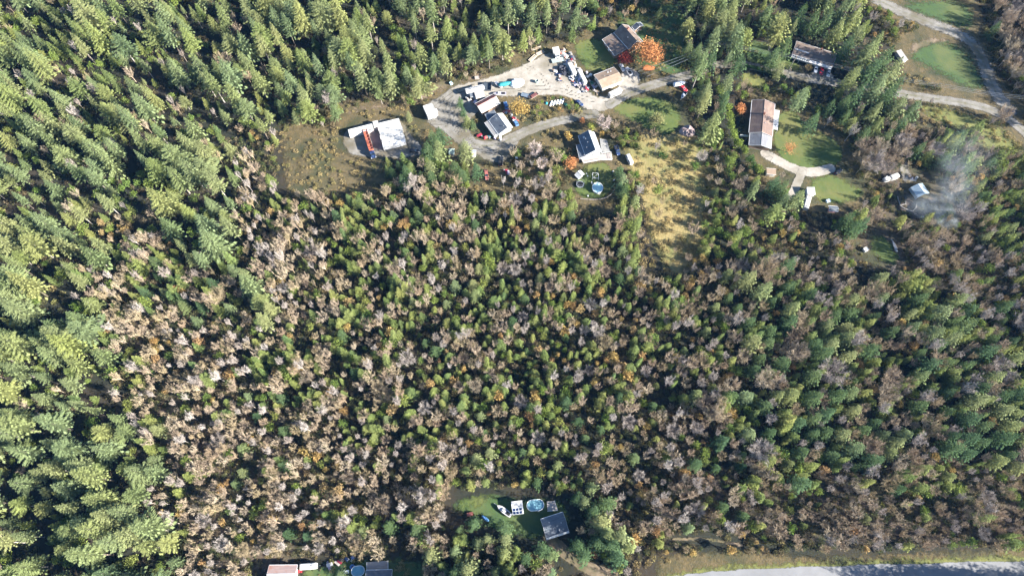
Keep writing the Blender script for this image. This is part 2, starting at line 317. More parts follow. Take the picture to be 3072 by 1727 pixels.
ribbon('house_driveway', [z5(620, 770), z5(720, 830), z5(900, 935), z5(1060, 1005), z5(1250, 1030), z5(1360, 1000), z5(1450, 960)], 5.0, m_grav, soft=.5)
ribbon('house_driveway', [z5(1090, 1000), z5(1060, 1090), z5(1000, 1210), z5(950, 1330)], 4.0, m_grav, soft=.5)
sheet('driveway_apron', [z5(500, 800), z5(620, 760), z5(740, 760), z5(790, 880), z5(680, 930), z5(560, 880)], m_grav, blend=1)
sheet('parking_apron', [z4(1350, 690), z4(1440, 600), z4(1700, 640), z4(1780, 780), z4(1700, 830), z4(1400, 740)], m_grav2, blend=1.5)
ribbon('dirt_road', [(2590, -30), (2640, 5), (2700, 35), (2760, 58), (2830, 85), (2900, 112), (2940, 160), (2965, 230), (2990, 290), (3030, 330)], 7.5, m_grav2, soft=3.2)
ribbon('woodland_track', [z6(1060, -120), z6(1040, 60), z6(1020, 200), z6(1000, 320), z6(1060, 420)], 4.5, m_grav2, soft=1.5)
ribbon('clearing_driveway', [z7(1490, 900), z7(1560, 990), z7(1660, 1090), z7(1800, 1200), z7(1960, 1290), z7(2160, 1370), z7(2350, 1440)], 5.0, m_dirt)
ribbon('footpath', [(2020, 1616), (2100, 1615), (2167, 1621), (2225, 1636)], 1.3, m_dirt, soft=.8)
ribbon('paved_road', [(1800, 1850), (1930, 1790), (2050, 1765), (2200, 1750), (2500, 1738), (2800, 1730), (3100, 1722), (3300, 1718)], 9.5, m_asph, soft=.25)
m_rut = mat('wheel_ruts', (.15, .135, .11), (.10, .09, .07), world=True, scale=.5, rough=.95, alpha_edge=True, detail=9)
def ruts(path, gap=.95):
    pts = [G(p).to_2d() for p in path]
    for sgn in (-1, 1):
        q = []
        for i, p in enumerate(pts):
            t = (pts[min(i+1, len(pts)-1)]-pts[max(i-1, 0)]).normalized(); e = p+Vector((-t.y, t.x))*gap*sgn; q.append(P((e.x, e.y, 0)))
        ribbon('wheel_ruts', q, .55, m_rut, soft=.45)
ruts([z2(1650, 740), z2(1450, 880), z2(1250, 870), z2(1000, 760), z2(700, 690), z2(420, 700), zA(1500, 400), zA(1150, 330), zA(700, 90), z1(1600, 260), z1(1420, 420)])
ruts([z2(700, 690), z2(640, 560), z2(560, 480), z2(420, 430)]); ruts([z1(1330, 640), z1(1500, 600), z1(1680, 720), z1(1800, 860), z1(1960, 1010), z1(2200, 1000)]); ruts([z1(1450, 300), z1(1560, 420), z1(1600, 600), z1(1720, 780)])
ruts([z1(420, 1000), z1(700, 1010), z1(1000, 990), z1(1220, 960)]); ruts([z2(1000, 760), z2(820, 600), z2(700, 420), z2(760, 300)])
sheet('leaf_litter', [z2(1830, 400), z2(2130, 400), z2(2130, 440), z2(2000, 520), z2(1900, 540), z2(1840, 470)], m_leaf, blend=2)
sheet('garden_soil', [z2(500, 860), z2(680, 790), z2(960, 800), z2(1060, 900), z2(1160, 980), z2(960, 1060), z2(700, 1110), z2(520, 1120), z2(480, 990)], m_rough, blend=2.5)
# ------------------------------------------------------------------ buildings
m_white = mat('white_paint', (.72, .72, .70), (.62, .62, .60), rough=.55, scale=1.2, bump=0)
m_cream = mat('cream_siding', (.50, .46, .38), var=.15, rough=.8, scale=2)
m_bsid = mat('brown_siding', (.20, .13, .085), var=.25, rough=.85, scale=2)
m_gsid = mat('grey_siding', (.32, .33, .34), var=.2, rough=.85, scale=2)
m_metalw = mat('white_sheet_metal', (.52, .51, .485), (.38, .365, .34), rough=.45, scale=.5, stretch=(.4, 3, 1))
m_trim = mat('trim_paint', (.66, .66, .66), var=.1, rough=.6)
m_dark = mat('dark_rubber', (.02, .02, .022), var=.2, rough=.8)
m_wood = mat('weathered_wood', (.30, .23, .16), (.19, .14, .10), rough=.9, scale=2, stretch=(.3, 3, 3))
m_pwood = mat('pale_deck_wood', (0.360, 0.315, 0.285), (0.270, 0.232, 0.210), rough=.85, scale=1.5, stretch=(.3, 3, 1))
m_steel = mat('galvanised_steel', (.42, .43, .45), var=.25, rough=.45, metal=.6)
m_brick = mat('chimney_brick', (.26, .12, .085), (.19, .09, .07), rough=.9, scale=5)
m_conc = mat('concrete', (0.266, 0.259, 0.245), (0.196, 0.196, 0.189), rough=.9, scale=1.2)
m_glass = glass_mat()
def roofmat(name, c, c2, scale=.7, st=(.35, 2.2, 1), c3=None): return mat(name, c, c2, rough=.7, scale=scale, stretch=st, detail=7, c3=c3, scale3=.35)
r_brown = roofmat('brown_shingles', (.155, .115, .095), (.105, .078, .066), c3=(.18, .14, .11))
r_tan = roofmat('tan_shingles', (0.247, 0.180, 0.128), (0.203, 0.146, 0.101), c3=(0.270, 0.195, 0.143))
r_mocha = roofmat('mocha_shingles', (.155, .105, .085), (.115, .08, .068), c3=(.19, .135, .105))
r_grey = roofmat('grey_shingles', (.17, .17, .18), (.125, .125, .135), c3=(.20, .20, .21))
r_slate = roofmat('slate_shingles', (.10, .115, .135), (.07, .08, .10), c3=(.12, .14, .16))
r_metal = roofmat('pale_metal_roofing', (0.336, 0.352, 0.368), (0.264, 0.280, 0.296), c3=(0.400, 0.408, 0.416))
r_rust = roofmat('rusty_roofing', (0.270, 0.098, 0.071), (0.188, 0.075, 0.060), c3=(0.315, 0.165, 0.135))
r_moss = roofmat('mottled_roofing', (0.375, 0.367, 0.352), (0.120, 0.120, 0.112), scale=1.2, c3=(0.270, 0.262, 0.240))
r_pink = roofmat('faded_rust_roofing', (.42, .29, .25), (.32, .24, .22), c3=(.36, .17, .12))
r_white = roofmat('white_roofing', (.50, .49, .48), (.40, .39, .38), c3=(.36, .345, .33))
r_lgrey = roofmat('light_grey_roofing', (0.300, 0.285, 0.270), (0.262, 0.247, 0.232))
WCACHE = {}
def window(parent, c, w, h, ang, name='window'):
    k = (name, round(w, 2), round(h, 2))
    if k not in WCACHE:
        f = MB(); t = .09
        for x, z, dx, dz in ((0, h/2, w+t, t), (0, -h/2, w+t, t), (-w/2, 0, t, h-t), (w/2, 0, t, h-t)): f.box((x, -.04, z), (dx, .1, dz))
        f.box((0, -.03, 0), (.05, .06, h-t))
        p = MB().box((0, 0, 0), (w-t, .05, h-t))
        fo = f.build(name, m_trim, parent); po = p.build('pane', m_glass, fo); WCACHE[k] = (fo.data, po.data)
    else:
        fo = link(bpy.data.objects.new(name, WCACHE[k][0])); fo.parent = parent
        po = link(bpy.data.objects.new('pane', WCACHE[k][1])); po.parent = fo
    fo.location = c; fo.rotation_euler = (0, 0, ang)
def door(parent, c, ang, m, w=.95, h=2.05, name='door'):
    d = MB().box((0, -.03, 0), (w, .08, h)).box((0, -.05, h/2+.05), (w+.2, .08, .1)).box((-w/2-.05, -.05, 0), (.1, .08, h)).box((w/2+.05, -.05, 0), (.1, .08, h)).build(name, m, parent, loc=c)
    d.rotation_euler = (0, 0, ang)
    MB().bar((w*.36, -.1, -.05), (w*.36, -.1, .05), .03).build('handle', m_steel, d)
def frame3(p0, p1, p2, h):
    a, b, c = G(p0, h), G(p1, h), G(p2, h); u = (b-a).to_2d(); L = u.length; u.normalize()
    perp = Vector((-u.y, u.x)); wd = (c-b).to_2d().dot(perp)
    if wd < 0: a, b = b, a; u = -u; perp = -perp; wd = -wd
    o = a.to_2d()+u*L/2+perp*wd/2
    return o, math.atan2(u.y, u.x), L, wd
def keep_box(o, rz, L, Wd, h, pad=5):
    cs, sn = math.cos(rz), math.sin(rz); q = []
    for x in (-L/2, L/2):
        for y in (-Wd/2, Wd/2):
            for z in (0, h): q.append((o[0]+x*cs-y*sn, o[1]+x*sn+y*cs, z))
    keep(q, pad)
def house(name, label, p0, p1, p2, he, hr, wallm, roofm, roofm2=None, frac=.5, ov=.45, cat='house', wins=True, doors=1, rt=.16, chimneys=(), vents=(), skylights=(), gutter=True, group=None, doorm=None):
    """gable house: p0-p1 an eave line in the photo, p2 the opposite eave corner next to p1"""
    o, rz, L, Wd = frame3(p0, p1, p2, he)
    t = thing(name, label, cat, (o.x, o.y, 0), rz, group); keep_box(o, rz, L, Wd, hr)
    yr = -Wd/2+Wd*frac; sl0 = (hr-he)/max(yr+Wd/2, .1); sl1 = (hr-he)/max(Wd/2-yr, .1)
    x0, x1, ya, yb = -L/2+ov, L/2-ov, -Wd/2+ov, Wd/2-ov
    za, zb = he+ov*sl0-.02, he+ov*sl1-.02
    w = MB()
    sec = [(ya, 0), (yb, 0), (yb, zb), (yr, hr-.02), (ya, za)]
    w.loft([[(x, y, z) for y, z in sec] for x in (x0, x1)]); w.build('wall', wallm, t)
    MB().box((0, (ya+yb)/2, .12), (x1-x0+.08, yb-ya+.08, .24)).build('foundation', m_conc, t)
    r1 = MB().loft([[(x, -Wd/2, he), (x, yr, hr), (x, yr, hr+rt), (x, -Wd/2, he+rt)] for x in (-L/2, L/2)]).build('roof', roofm, t)
    r2 = MB().loft([[(x, yr, hr), (x, Wd/2, he), (x, Wd/2, he+rt), (x, yr, hr+rt)] for x in (-L/2, L/2)]).build('roof', roofm2 or roofm, t)
    if frac > .06 and frac < .94: MB().loft([[(x, yr-.2, hr+rt-.2*sl0+.02), (x, yr, hr+rt+.06), (x, yr+.2, hr+rt-.2*sl1+.02)] for x in (-L/2-.02, L/2+.02)]).build('ridge_cap', roofm, r1)
    if gutter:
        for r, y in ((r1, -Wd/2-.09), (r2, Wd/2+.09)): MB().box((0, y, he+.08), (L, .14, .13)).build('gutter', m_trim, r)
    for sx in (-1, 1):
        f = MB()
        f.loft([[(sx*(L/2+.03), -Wd/2, he-.02), (sx*(L/2+.03), yr, hr-.02), (sx*(L/2+.03), yr, hr+rt+.02), (sx*(L/2+.03), -Wd/2, he+rt+.02)], [(sx*(L/2+.08), -Wd/2, he-.02), (sx*(L/2+.08), yr, hr-.02), (sx*(L/2+.08), yr, hr+rt+.02), (sx*(L/2+.08), -Wd/2, he+rt+.02)]])
        f.loft([[(sx*(L/2+.03), yr, hr-.02), (sx*(L/2+.03), Wd/2, he-.02), (sx*(L/2+.03), Wd/2, he+rt+.02), (sx*(L/2+.03), yr, hr+rt+.02)], [(sx*(L/2+.08), yr, hr-.02), (sx*(L/2+.08), Wd/2, he-.02), (sx*(L/2+.08), Wd/2, he+rt+.02), (sx*(L/2+.08), yr, hr+rt+.02)]])
        f.build('bargeboard', m_trim, t)
    def rz_at(y): return (he+(y+Wd/2)*sl0 if y < yr else hr-(y-yr)*sl1)+rt
    for fx, fy, s in chimneys:
        y = -Wd/2+Wd*fy; x = -L/2+L*fx
        c = MB().box((x, y, rz_at(y)+.3), (s, s, 1.5)).box((x, y, rz_at(y)+1.09), (s+.15, s+.15, .1)).build('chimney', m_brick, t)
        MB().lathe((x, y, rz_at(y)+1.14), [(.14, 0), (.12, .35)], 8).build('flue', m_dark, c)
    for fx, fy in vents:
        y = -Wd/2+Wd*fy; x = -L/2+L*fx
        MB().lathe((x, y, rz_at(y)-.1), [(.12, 0), (.12, .4), (.22, .42), (.2, .5)], 8).build('roof_vent', m_steel, t)
    for fx, fy, a, b in skylights:
        y = -Wd/2+Wd*fy; x = -L/2+L*fx; s = sl0 if y < yr else -sl1
        k = MB().loft([[(x+sx*a/2, y-b/2, rz_at(y)-s*b/2-.02), (x+sx*a/2, y+b/2, rz_at(y)+s*b/2-.02), (x+sx*a/2, y+b/2, rz_at(y)+s*b/2+.1), (x+sx*a/2, y-b/2, rz_at(y)-s*b/2+.1)] for sx in (-1, 1)]).build('skylight', m_metalw, t)
    if wins:
        zc = min(he*.55, he-1.0); nw = max(1, int((x1-x0)/3.2))
        for si, (y, an) in enumerate(((ya, 0), (yb, math.pi))):
            for k in range(nw):
                x = x0+(x1-x0)*(k+.5)/nw
                if si == 0 and k == nw//2 and doors: door(t, (x, y, 1.05+.24), an, doorm or m_white)
                else: window(t, (x, y, zc+.1), 1.3, 1.05, an)
        ng = max(1, int((yb-ya)/4))
        for x, an in ((x0, -math.pi/2), (x1, math.pi/2)):
            for k in range(ng): window(t, (x, ya+(yb-ya)*(k+.5)/ng, zc+.1), 1.1, 1.05, an)
    t['dim'] = 0; del t['dim']
    return t, o, rz, L, Wd
def shed_roof(name, label, p0, p1, p2, h0, h1, wallm, roofm, cat='shed', ov=.2, open_sides=False, group=None, windows=True):
    """lean-to: low eave p0-p1, high edge through p2"""
    a = G(p0, h0); o, rz, L, Wd = frame3(p0, p1, p2, (h0+h1)/2)
    t = thing(name, label, cat, (o.x, o.y, 0), rz, group); keep_box(o, rz, L, Wd, max(h0, h1))
    # which local side is the low eave?
    mid = (G(p0, h0)+G(p1, h0))/2; d = (mid.to_2d()-o); s = -1 if d.dot(Vector((-math.sin(rz), math.cos(rz)))) < 0 else 1
    zl, zh = (h0, h1) if s < 0 else (h1, h0)
    x0, x1, ya, yb = -L/2+ov, L/2-ov, -Wd/2+ov, Wd/2-ov
    k = (zh-zl)/Wd; za = zl+k*ov-.02; zb = zh-k*ov-.02
    if open_sides:
        for x in (x0, x1):
            for y, z in ((ya, za), (yb, zb)): MB().box((x, y, z/2), (.14, .14, z)).build('post', m_wood, t)
    else:
        MB().loft([[(x, ya, 0), (x, yb, 0), (x, yb, zb), (x, ya, za)] for x in (x0, x1)]).build('wall', wallm, t)
        if windows: window(t, (L*.2, ya, 1.5), .8, .7, 0)
        door(t, (-L*.2, ya, 1.0), 0, m_wood, .8, 1.9)
    MB().loft([[(x, -Wd/2, zl), (x, Wd/2, zh), (x, Wd/2, zh+.1), (x, -Wd/2, zl+.1)] for x in (-L/2, L/2)]).build('roof', roofm, t)
    MB().box((0, -Wd/2-.05, zl+.04), (L+.1, .08, .18)).box((0, Wd/2+.05, zh+.04), (L+.1, .08, .18)).build('fascia', m_trim, t)
    return t, o, rz, L, Wd
# 1 brown house behind the orange maple
house('house', 'brown gabled main house behind the large orange maple', zD(2168, 375), zD(2056, 250), zD(2150, 180), 4.2, 7.4, m_bsid, r_brown, chimneys=[(.3, .62, .8)], vents=[(.6, .3)])
house('house_wing', 'low brown roofed wing left of the tall brown gabled house', zD(1968, 300), zD(2062, 422), zD(2160, 372), 2.7, 3.9, m_bsid, r_brown, frac=.9, vents=[(.3, .5), (.7, .6)])
house('house_wing', 'small dark wing right of the brown gabled house, half behind the maple', zD(2215, 232), zD(2190, 205), zD(2262, 178), 3.0, 4.3, m_bsid, r_slate, frac=.5)
# 2 tan house by the junk yard
house('house', 'tan roofed bungalow between the junk pile and the white camper van', zC(720, 1140), zC(1370, 880), zC(1150, 425), 2.8, 3.9, m_cream, r_tan, vents=[(.35, .62), (.55, .5), (.62, .85), (.76, .86)], skylights=[(.74, .80, .7, .7), (.60, .80, .8, .7)])
# 3 house with the round pool
house('house', 'gabled house with dark left slope and white deck above the round pool', z3(1425, 290), z3(1515, 540), z3(1715, 485), 3.4, 6.0, m_gsid, r_slate, r_metal, frac=.60, chimneys=[], vents=[(.3, .3), (.5, .35), (.7, .2)], skylights=[(.2, .25, 1.0, .8)])  # right slope takes a paler roofing: sunlight put into its colour
shed_roof('lean_to', 'slate roofed lean-to on the left side of the white decked house', z3(1400, 400), z3(1440, 562), z3(1520, 540), 2.5, 3.2, m_gsid, r_slate, cat='lean-to')
# 4 house with three cars
t4, o4, rz4, L4, W4 = house('house', 'wide brown roofed house with three cars parked in front', z4(1175, 440), z4(1690, 605), z4(1772, 445), 3.0, 4.4, m_cream, r_brown, frac=.62, ov=.3, vents=[(.85, .6), (.6, .5)], chimneys=[(.62, .85, .6)])
sl = (4.4-3.0)/(W4*.62)
for k in range(4): MB().loft([[(x, -W4*.5+W4*.30, 3.16+sl*W4*.30+.03), (x, -W4*.5+W4*.38, 3.16+sl*W4*.38+.03), (x, -W4*.5+W4*.38, 3.16+sl*W4*.38+.10), (x, -W4*.5+W4*.30, 3.16+sl*W4*.30+.10)] for x in (-L4/2+.4+k*1.75, -L4/2+2.05+k*1.75)]).build('roof_panel', r_white, t4)
sg = MB()
for k in range(9): sg.box((-L4/2+.3+k*.98, -W4/2-.75, 2.86), (.12, 1.5, .12))
sg.box((-L4/2+4.2, -W4/2-1.5, 2.86), (8.2, .14, .14)); sg.box((-L4/2+4.2, -W4/2-.12, 2.86), (8.2, .14, .14))
for k in (0, 4, 8): sg.box((-L4/2+.3+k*.98, -W4/2-1.5, 1.4), (.12, .12, 2.8))
sgo = sg.build('porch_glazing', m_white, t4)
for k in range(8): MB().box((-L4/2+.79+k*.98, -W4/2-.8, 2.84), (.84, 1.24, .04)).build('pane', m_glass, sgo)
MB().loft([[(x, -W4/2-1.4, 2.75), (x, -W4/2-.1, 3.0), (x, -W4/2-.1, 3.08), (x, -W4/2-1.4, 2.83)] for x in (-L4/2+8.6, L4/2-.2)]).build('porch_roof', r_white, t4)
for x in (-L4/2+8.8, L4/2-.4): MB().box((x, -W4/2-1.3, 1.4), (.12, .12, 2.7)).build('post', m_white, t4)
# 5 long brown house and its garage
t5, o5, rz5, L5, W5 = house('house', 'long brown gabled house with a white patio awning', z5(452, 88), z5(412, 502), z5(710, 545), 3.0, 4.8, m_bsid, r_mocha, vents=[(.3, .55), (.7, .6), (.5, .75)], chimneys=[(.45, .52, .8)])
t5b, o5b, rz5b, L5b, W5b = house('garage', 'grey roofed garage joined to the lower end of the long brown house', z5(425, 512), z5(412, 664), z5(692, 712), 2.6, 4.1, m_bsid, r_grey, wins=False, doors=0, cat='garage')
oa, ra, La, Wa = frame3(z5(742, 208), z5(716, 460), z5(780, 466), 2.6)
aw = thing('patio_awning', 'white patio awning on the right side of the long brown house', 'awning', (oa.x, oa.y, 0), ra); keep_box(oa, ra, La, Wa, 2.6)
for k in range(4): MB().box((-La/2+La*(k+.5)/4, 0, 2.62), (La/4-.12, Wa, .07)).build('awning_panel', (r_white if k != 1 else m_gsid), aw)
MB().box((0, -Wa/2+.06, 2.5), (La, .1, .14)).box((0, Wa/2-.06, 2.5), (La, .1, .14)).build('frame', m_white, aw)
for x in (-La/2+.1, 0, La/2-.1):
    for y in (-Wa/2+.06, Wa/2-.06): MB().box((x, y, 1.2), (.1, .1, 2.4)).build('post', m_white, aw)
# 6 slate house in the bottom clearing
t6, o6, rz6, L6, W6 = house('house', 'dark slate roofed house in the clearing beside the oval pool', z7(1455, 915), z7(1742, 822), z7(1690, 572), 3.0, 4.6, m_gsid, r_slate, frac=.55, vents=[(.78, .5), (.3, .7)])
MB().box((0, -W6/2-.35, 2.98), (L6+.2, .7, .16)).build('porch_beam', m_metalw, t6)
MB().loft([[(0.9+sx*(.0 if y > -2 else 1.5), y, z) for sx in (-1, 1)]+[(0.9, y, zz)] for y, z, zz in ((-W6/2+.2, 3.2, 4.15), (-1.0, 4.18, 4.2))]).build('dormer', r_slate, t6)
# 7 rust roofed building at the bottom edge
house('barn', 'pink and white metal roofed barn cut by the bottom edge', z8(440, 800), z8(805, 795), z8(800, 572), 3.0, 4.5, m_cream, r_white, r_pink, cat='barn', wins=False, doors=0)
house('house', 'dark roofed house in deep shade at the bottom edge', z8(1700, 860), z8(2040, 850), z8(2030, 632), 2.8, 4.0, m_gsid, r_slate)
# 8 workshops in the lower yard
house('workshop', 'dark roofed workshop with a white right slope in the lower yard', z1(2068, 602), z1(2196, 782), z1(2374, 690), 2.9, 4.6, m_gsid, r_slate, r_white, frac=.62, cat='workshop', vents=[(.2, .4), (.8, .5)])  # white roofing on the right slope paints in the sun falling there
shed_roof('lean_to', 'pale lean-to along the left wall of the slate roofed workshop', z1(2015, 628), z1(2140, 798), z1(2196, 782), 2.3, 2.8, m_gsid, r_lgrey, cat='lean-to')
shed_roof('lean_to', 'dark lean-to behind the upper end of the workshop', z1(2020, 520), z1(2066, 600), z1(2160, 512), 2.3, 2.7, m_gsid, r_slate, cat='lean-to')
house('barn', 'long narrow barn with a rusty slope and a mottled grey slope', zA(470, 770), zA(1060, 460), zA(1330, 720), 2.9, 4.2, m_bsid, r_rust, r_moss, frac=.42, cat='barn', wins=False)
house('shed', 'long white roofed shed at the top of the lower yard', zA(215, 440), zA(790, 290), zA(745, 150), 2.7, 3.2, m_gsid, r_white, frac=.5, cat='shed', vents=[(.35, .7), (.65, .7)], skylights=[(.3, .55, 1.0, .5)])
shed_roof('shed', 'flat grey roofed shed in front of the long white shed', zA(510, 580), zA(810, 510), zA(805, 250), 2.5, 2.9, m_gsid, r_lgrey)
shed_roof('shed', 'tiny white edged blue roofed shed between two larger sheds', zA(330, 550), zA(500, 520), zA(470, 400), 2.0, 2.3, m_white, r_slate)
# small sheds elsewhere
house('shed', 'small pale gabled garden shed below the orange tree', z3(1380, 785), z3(1432, 835), z3(1474, 750), 2.0, 2.8, m_white, r_white, wins=False, cat='shed')
shed_roof('shed', 'beige roofed shed beside the curved driveway', z5(640, 1030), z5(760, 1040), z5(775, 970), 2.3, 2.5, m_cream, r_tan)
house('shed', 'dark red shed on the lawn below the white trailers', z6(62, 822), z6(178, 832), z6(182, 768), 2.0, 2.7, mat('red_siding', (.22, .03, .03)), r_slate, wins=False, cat='shed')
shed_roof('shed', 'small grey green shed beside a spruce in the lower yard', z1(1556, 1030), z1(1630, 1032), z1(1630, 968), 2.0, 2.3, m_gsid, mat('green_roofing', (.26, .33, .29)))
house('shed', 'small white gabled shed right of the yard spruce', z1(1850, 1060), z1(1905, 1062), z1(1935, 985), 2.0, 2.9, m_white, r_metal, wins=False, cat='shed')
shed_roof('shed', 'white roofed shed half hidden by trees beside the lower driveway', z5(1165, 1290), z5(1265, 1290), z5(1270, 1205), 2.3, 2.6, m_white, r_white)
shed_roof('shed', 'narrow pale roofed shed at the edge of the paddock', zE(1662, 462), zE(1700, 450), zE(1654, 376), 2.0, 2.2, m_gsid, r_lgrey)
# greenhouses and glazed shed
og, rg, Lg, Wg = frame3(z6(1105, 520), z6(1195, 650), z6(1318, 552), 1.8)
gh = thing('greenhouse', 'glass greenhouse beside the smoking burn pile', 'greenhouse', (og.x, og.y, 0), rg); keep_box(og, rg, Lg, Wg, 3)
m_gh = mat('greenhouse_film', (.34, .40, .42), (.22, .30, .36), rough=.15)
fr = MB(); nb = 5
for i in range(nb+1):
    x = -Lg/2+Lg*i/nb
    fr.bar((x, -Wg/2, 0), (x, -Wg/2, 1.8), .05, 4).bar((x, Wg/2, 0), (x, Wg/2, 1.8), .05, 4).bar((x, -Wg/2, 1.8), (x, 0, 3), .05, 4).bar((x, Wg/2, 1.8), (x, 0, 3), .05, 4)
for y, z in ((-Wg/2, 1.8), (Wg/2, 1.8), (0, 3)): fr.bar((-Lg/2, y, z), (Lg/2, y, z), .06, 4)
fr.build('frame', m_steel, gh)
for i in range(nb):
    xa, xb = -Lg/2+Lg*i/nb+.06, -Lg/2+Lg*(i+1)/nb-.06
    for s in (-1, 1):
        MB().loft([[(x, s*Wg/2*.98, 1.85), (x, s*.08, 2.98), (x, s*.08, 3.0), (x, s*Wg/2*.98, 1.87)] for x in (xa, xb)]).build('pane', m_gh, gh)
        MB().box(((xa+xb)/2, s*Wg/2, .9), (xb-xa, .03, 1.7)).build('pane', m_gh, gh)
ow, rw, Lw, Ww = frame3(z7(1020, 618), z7(1165, 600), z7(1155, 425), 2.5)
gs = thing('garden_room', 'white roofed garden room with a dark glazed front beside the oval pool', 'garden room', (ow.x, ow.y, 0), rw); keep_box(ow, rw, Lw, Ww, 2.7)
MB().box((0, Ww*.0, 1.15), (Lw-.4, Ww-.4, 2.3)).build('wall', m_white, gs)
MB().box((0, Ww*.25, 2.5), (Lw, Ww*.5, .16)).build('roof', r_white, gs)
gf = MB()
for i in range(4): gf.box((-Lw/2+.15+(Lw-.6)*i/3, -Ww*.25, 2.5), (.12, Ww*.5-.02, .12))
for j in range(3): gf.box((-.1, -Ww/2+.08+(Ww*.5-.16)*j/2, 2.53), (Lw-.3, .12, .12))
gf.box((Lw/2-.2, -Ww*.25, 2.5), (.4, Ww*.5-.02, .14)); gfo = gf.build('glazing_frame', m_white, gs)
for i in range(3):
    for j in range(2): MB().box((-Lw/2+.15+(Lw-.6)*(i+.5)/3, -Ww/2+.08+(Ww*.5-.16)*(j+.5)/2, 2.46), ((Lw-.6)/3-.12, (Ww*.5-.16)/2-.12, .04)).build('pane', glass_mat('blue_glass', (.015, .03, .09)), gfo)
# decks
def deck(name, label, px, h, rail=True, m=None):
    pts = [G(p, h).to_2d() for p in px]; c = sum(pts, Vector((0, 0)))/len(pts)
    if sum(pts[i-1].x*pts[i].y-pts[i].x*pts[i-1].y for i in range(len(pts))) < 0: pts.reverse()
    t = thing(name, label, 'deck', (c.x, c.y, 0)); q = [p-c for p in pts]; n = len(q); m = m or m_pwood
    keep([(p.x, p.y, h) for p in pts])
    b = MB(); b.add([(p.x, p.y, h-.12) for p in q]+[(p.x, p.y, h) for p in q], [tuple(range(n-1, -1, -1)), tuple(range(n, 2*n))]+[(i, (i+1) % n, n+(i+1) % n, n+i) for i in range(n)])
    b.build('platform', m, t)
    u = (q[1]-q[0]).normalized(); a0 = math.atan2(u.y, u.x)
    for i in range(n):
        MB().box((q[i].x*.97, q[i].y*.97, (h-.12)/2), (.15, .15, h-.12)).build('post', m_wood, t)
    if rail:
        for i in range(n):
            if i in rail:
                a, bb = q[i], q[(i+1) % n]; rl = MB(); rl.bar((*a, h+.95), (*bb, h+.95), .06, 4); rl.bar((*a, h+.5), (*bb, h+.5), .03, 4)
                k = max(1, int((bb-a).length/1.3))
                for j in range(k+1):
                    e = a.lerp(bb, j/k); rl.bar((*e, h), (*e, h+.95), .045, 4)
                rl.build('railing', m_white, t)
    return t
deck('deck', 'pale wooden deck along the front of the house with the round pool', [z3(1452, 560), z3(1840, 505), z3(1858, 600), z3(1700, 600), z3(1600, 620), z3(1492, 640)], 1.1, rail=(0, 1, 2, 3, 4, 5))
deck('patio', 'grey patio terrace right of the house with the white deck', [z3(1700, 320), z3(1790, 340), z3(1835, 490), z3(1722, 510)], .35, rail=False, m=m_conc)
deck('deck', 'weathered deck at the right end of the oval pool', [z7(1462, 442), z7(1560, 432), z7(1600, 560), z7(1470, 570)], .9, rail=(0, 1))
deck('deck', 'shaded blue grey deck above the dark house at the bottom edge', [z8(1722, 535), z8(1995, 518), z8(1998, 640), z8(1725, 645)], 1.0, rail=(0, 1, 3))
# ------------------------------------------------------------------ vehicles
def paint(name, c): 
    m = mat(name, c, var=.12, rough=.3, scale=1.5); m.node_tree.nodes['Principled BSDF'].inputs['Coat Weight'].default_value = .3; return m
p_black = paint('black_car_paint', (.02, .022, .028)); p_red = paint('red_car_paint', (.45, .03, .04)); p_white = paint('white_car_paint', (.72, .72, .72))
p_silver = paint('silver_car_paint', (.45, .46, .48)); p_navy = paint('navy_car_paint', (.03, .05, .12)); p_blue = paint('blue_car_paint', (.08, .18, .38))
p_orange = mat('orange_container_paint', (.38, .115, .06), (.27, .085, .05), rough=.6, scale=1.2); p_teal = mat('teal_tarp', (.04, .26, .28), (.02, .17, .20), rough=.6, scale=1)
p_rust = mat('rusty_red_paint', (.42, .14, .11), (.28, .10, .08), rough=.7, scale=1.5); p_maroon = paint('maroon_paint', (.30, .03, .05))
m_tarp = mat('white_tarp', (.74, .74, .74), (.62, .62, .64), rough=.7, scale=.8, bump=.5); m_btarp = mat('blue_tarp', (.12, .28, .52), (.07, .18, .38), rough=.6, scale=1, bump=.4)
m_lens = mat('headlight_lens', (.7, .7, .65), rough=.2); m_tail = mat('tail_light_lens', (.35, .02, .02), rough=.25)
def placed(center, front, zc=1.0):
    a, b = G(center, zc), G(front, zc); return a, math.atan2(b.y-a.y, b.x-a.x)
def wheels(t, xs, w, r=.34):
    for x in xs:
        for s in (-1, 1):
            wo = MB(); wo.lathe((0, 0, 0), [(r*.6, -.11), (r, -.09), (r, .09), (r*.6, .11)], 12); o = wo.build('wheel', m_dark, t, loc=(x, s*(w/2-.12), r)); o.rotation_euler = (R(90), 0, 0)
            MB().lathe((0, 0, 0), [(r*.55, -.125), (r*.5, .125)], 8).build('rim', m_steel, o)
def sec(x, w, z0, z1, wt=None):
    wt = w if wt is None else wt; zm = z0+(z1-z0)*.55
    return [(x, -w*.46, z0), (x, w*.46, z0), (x, w/2, zm), (x, wt/2, z1), (x, -wt/2, z1), (x, -w/2, zm)]
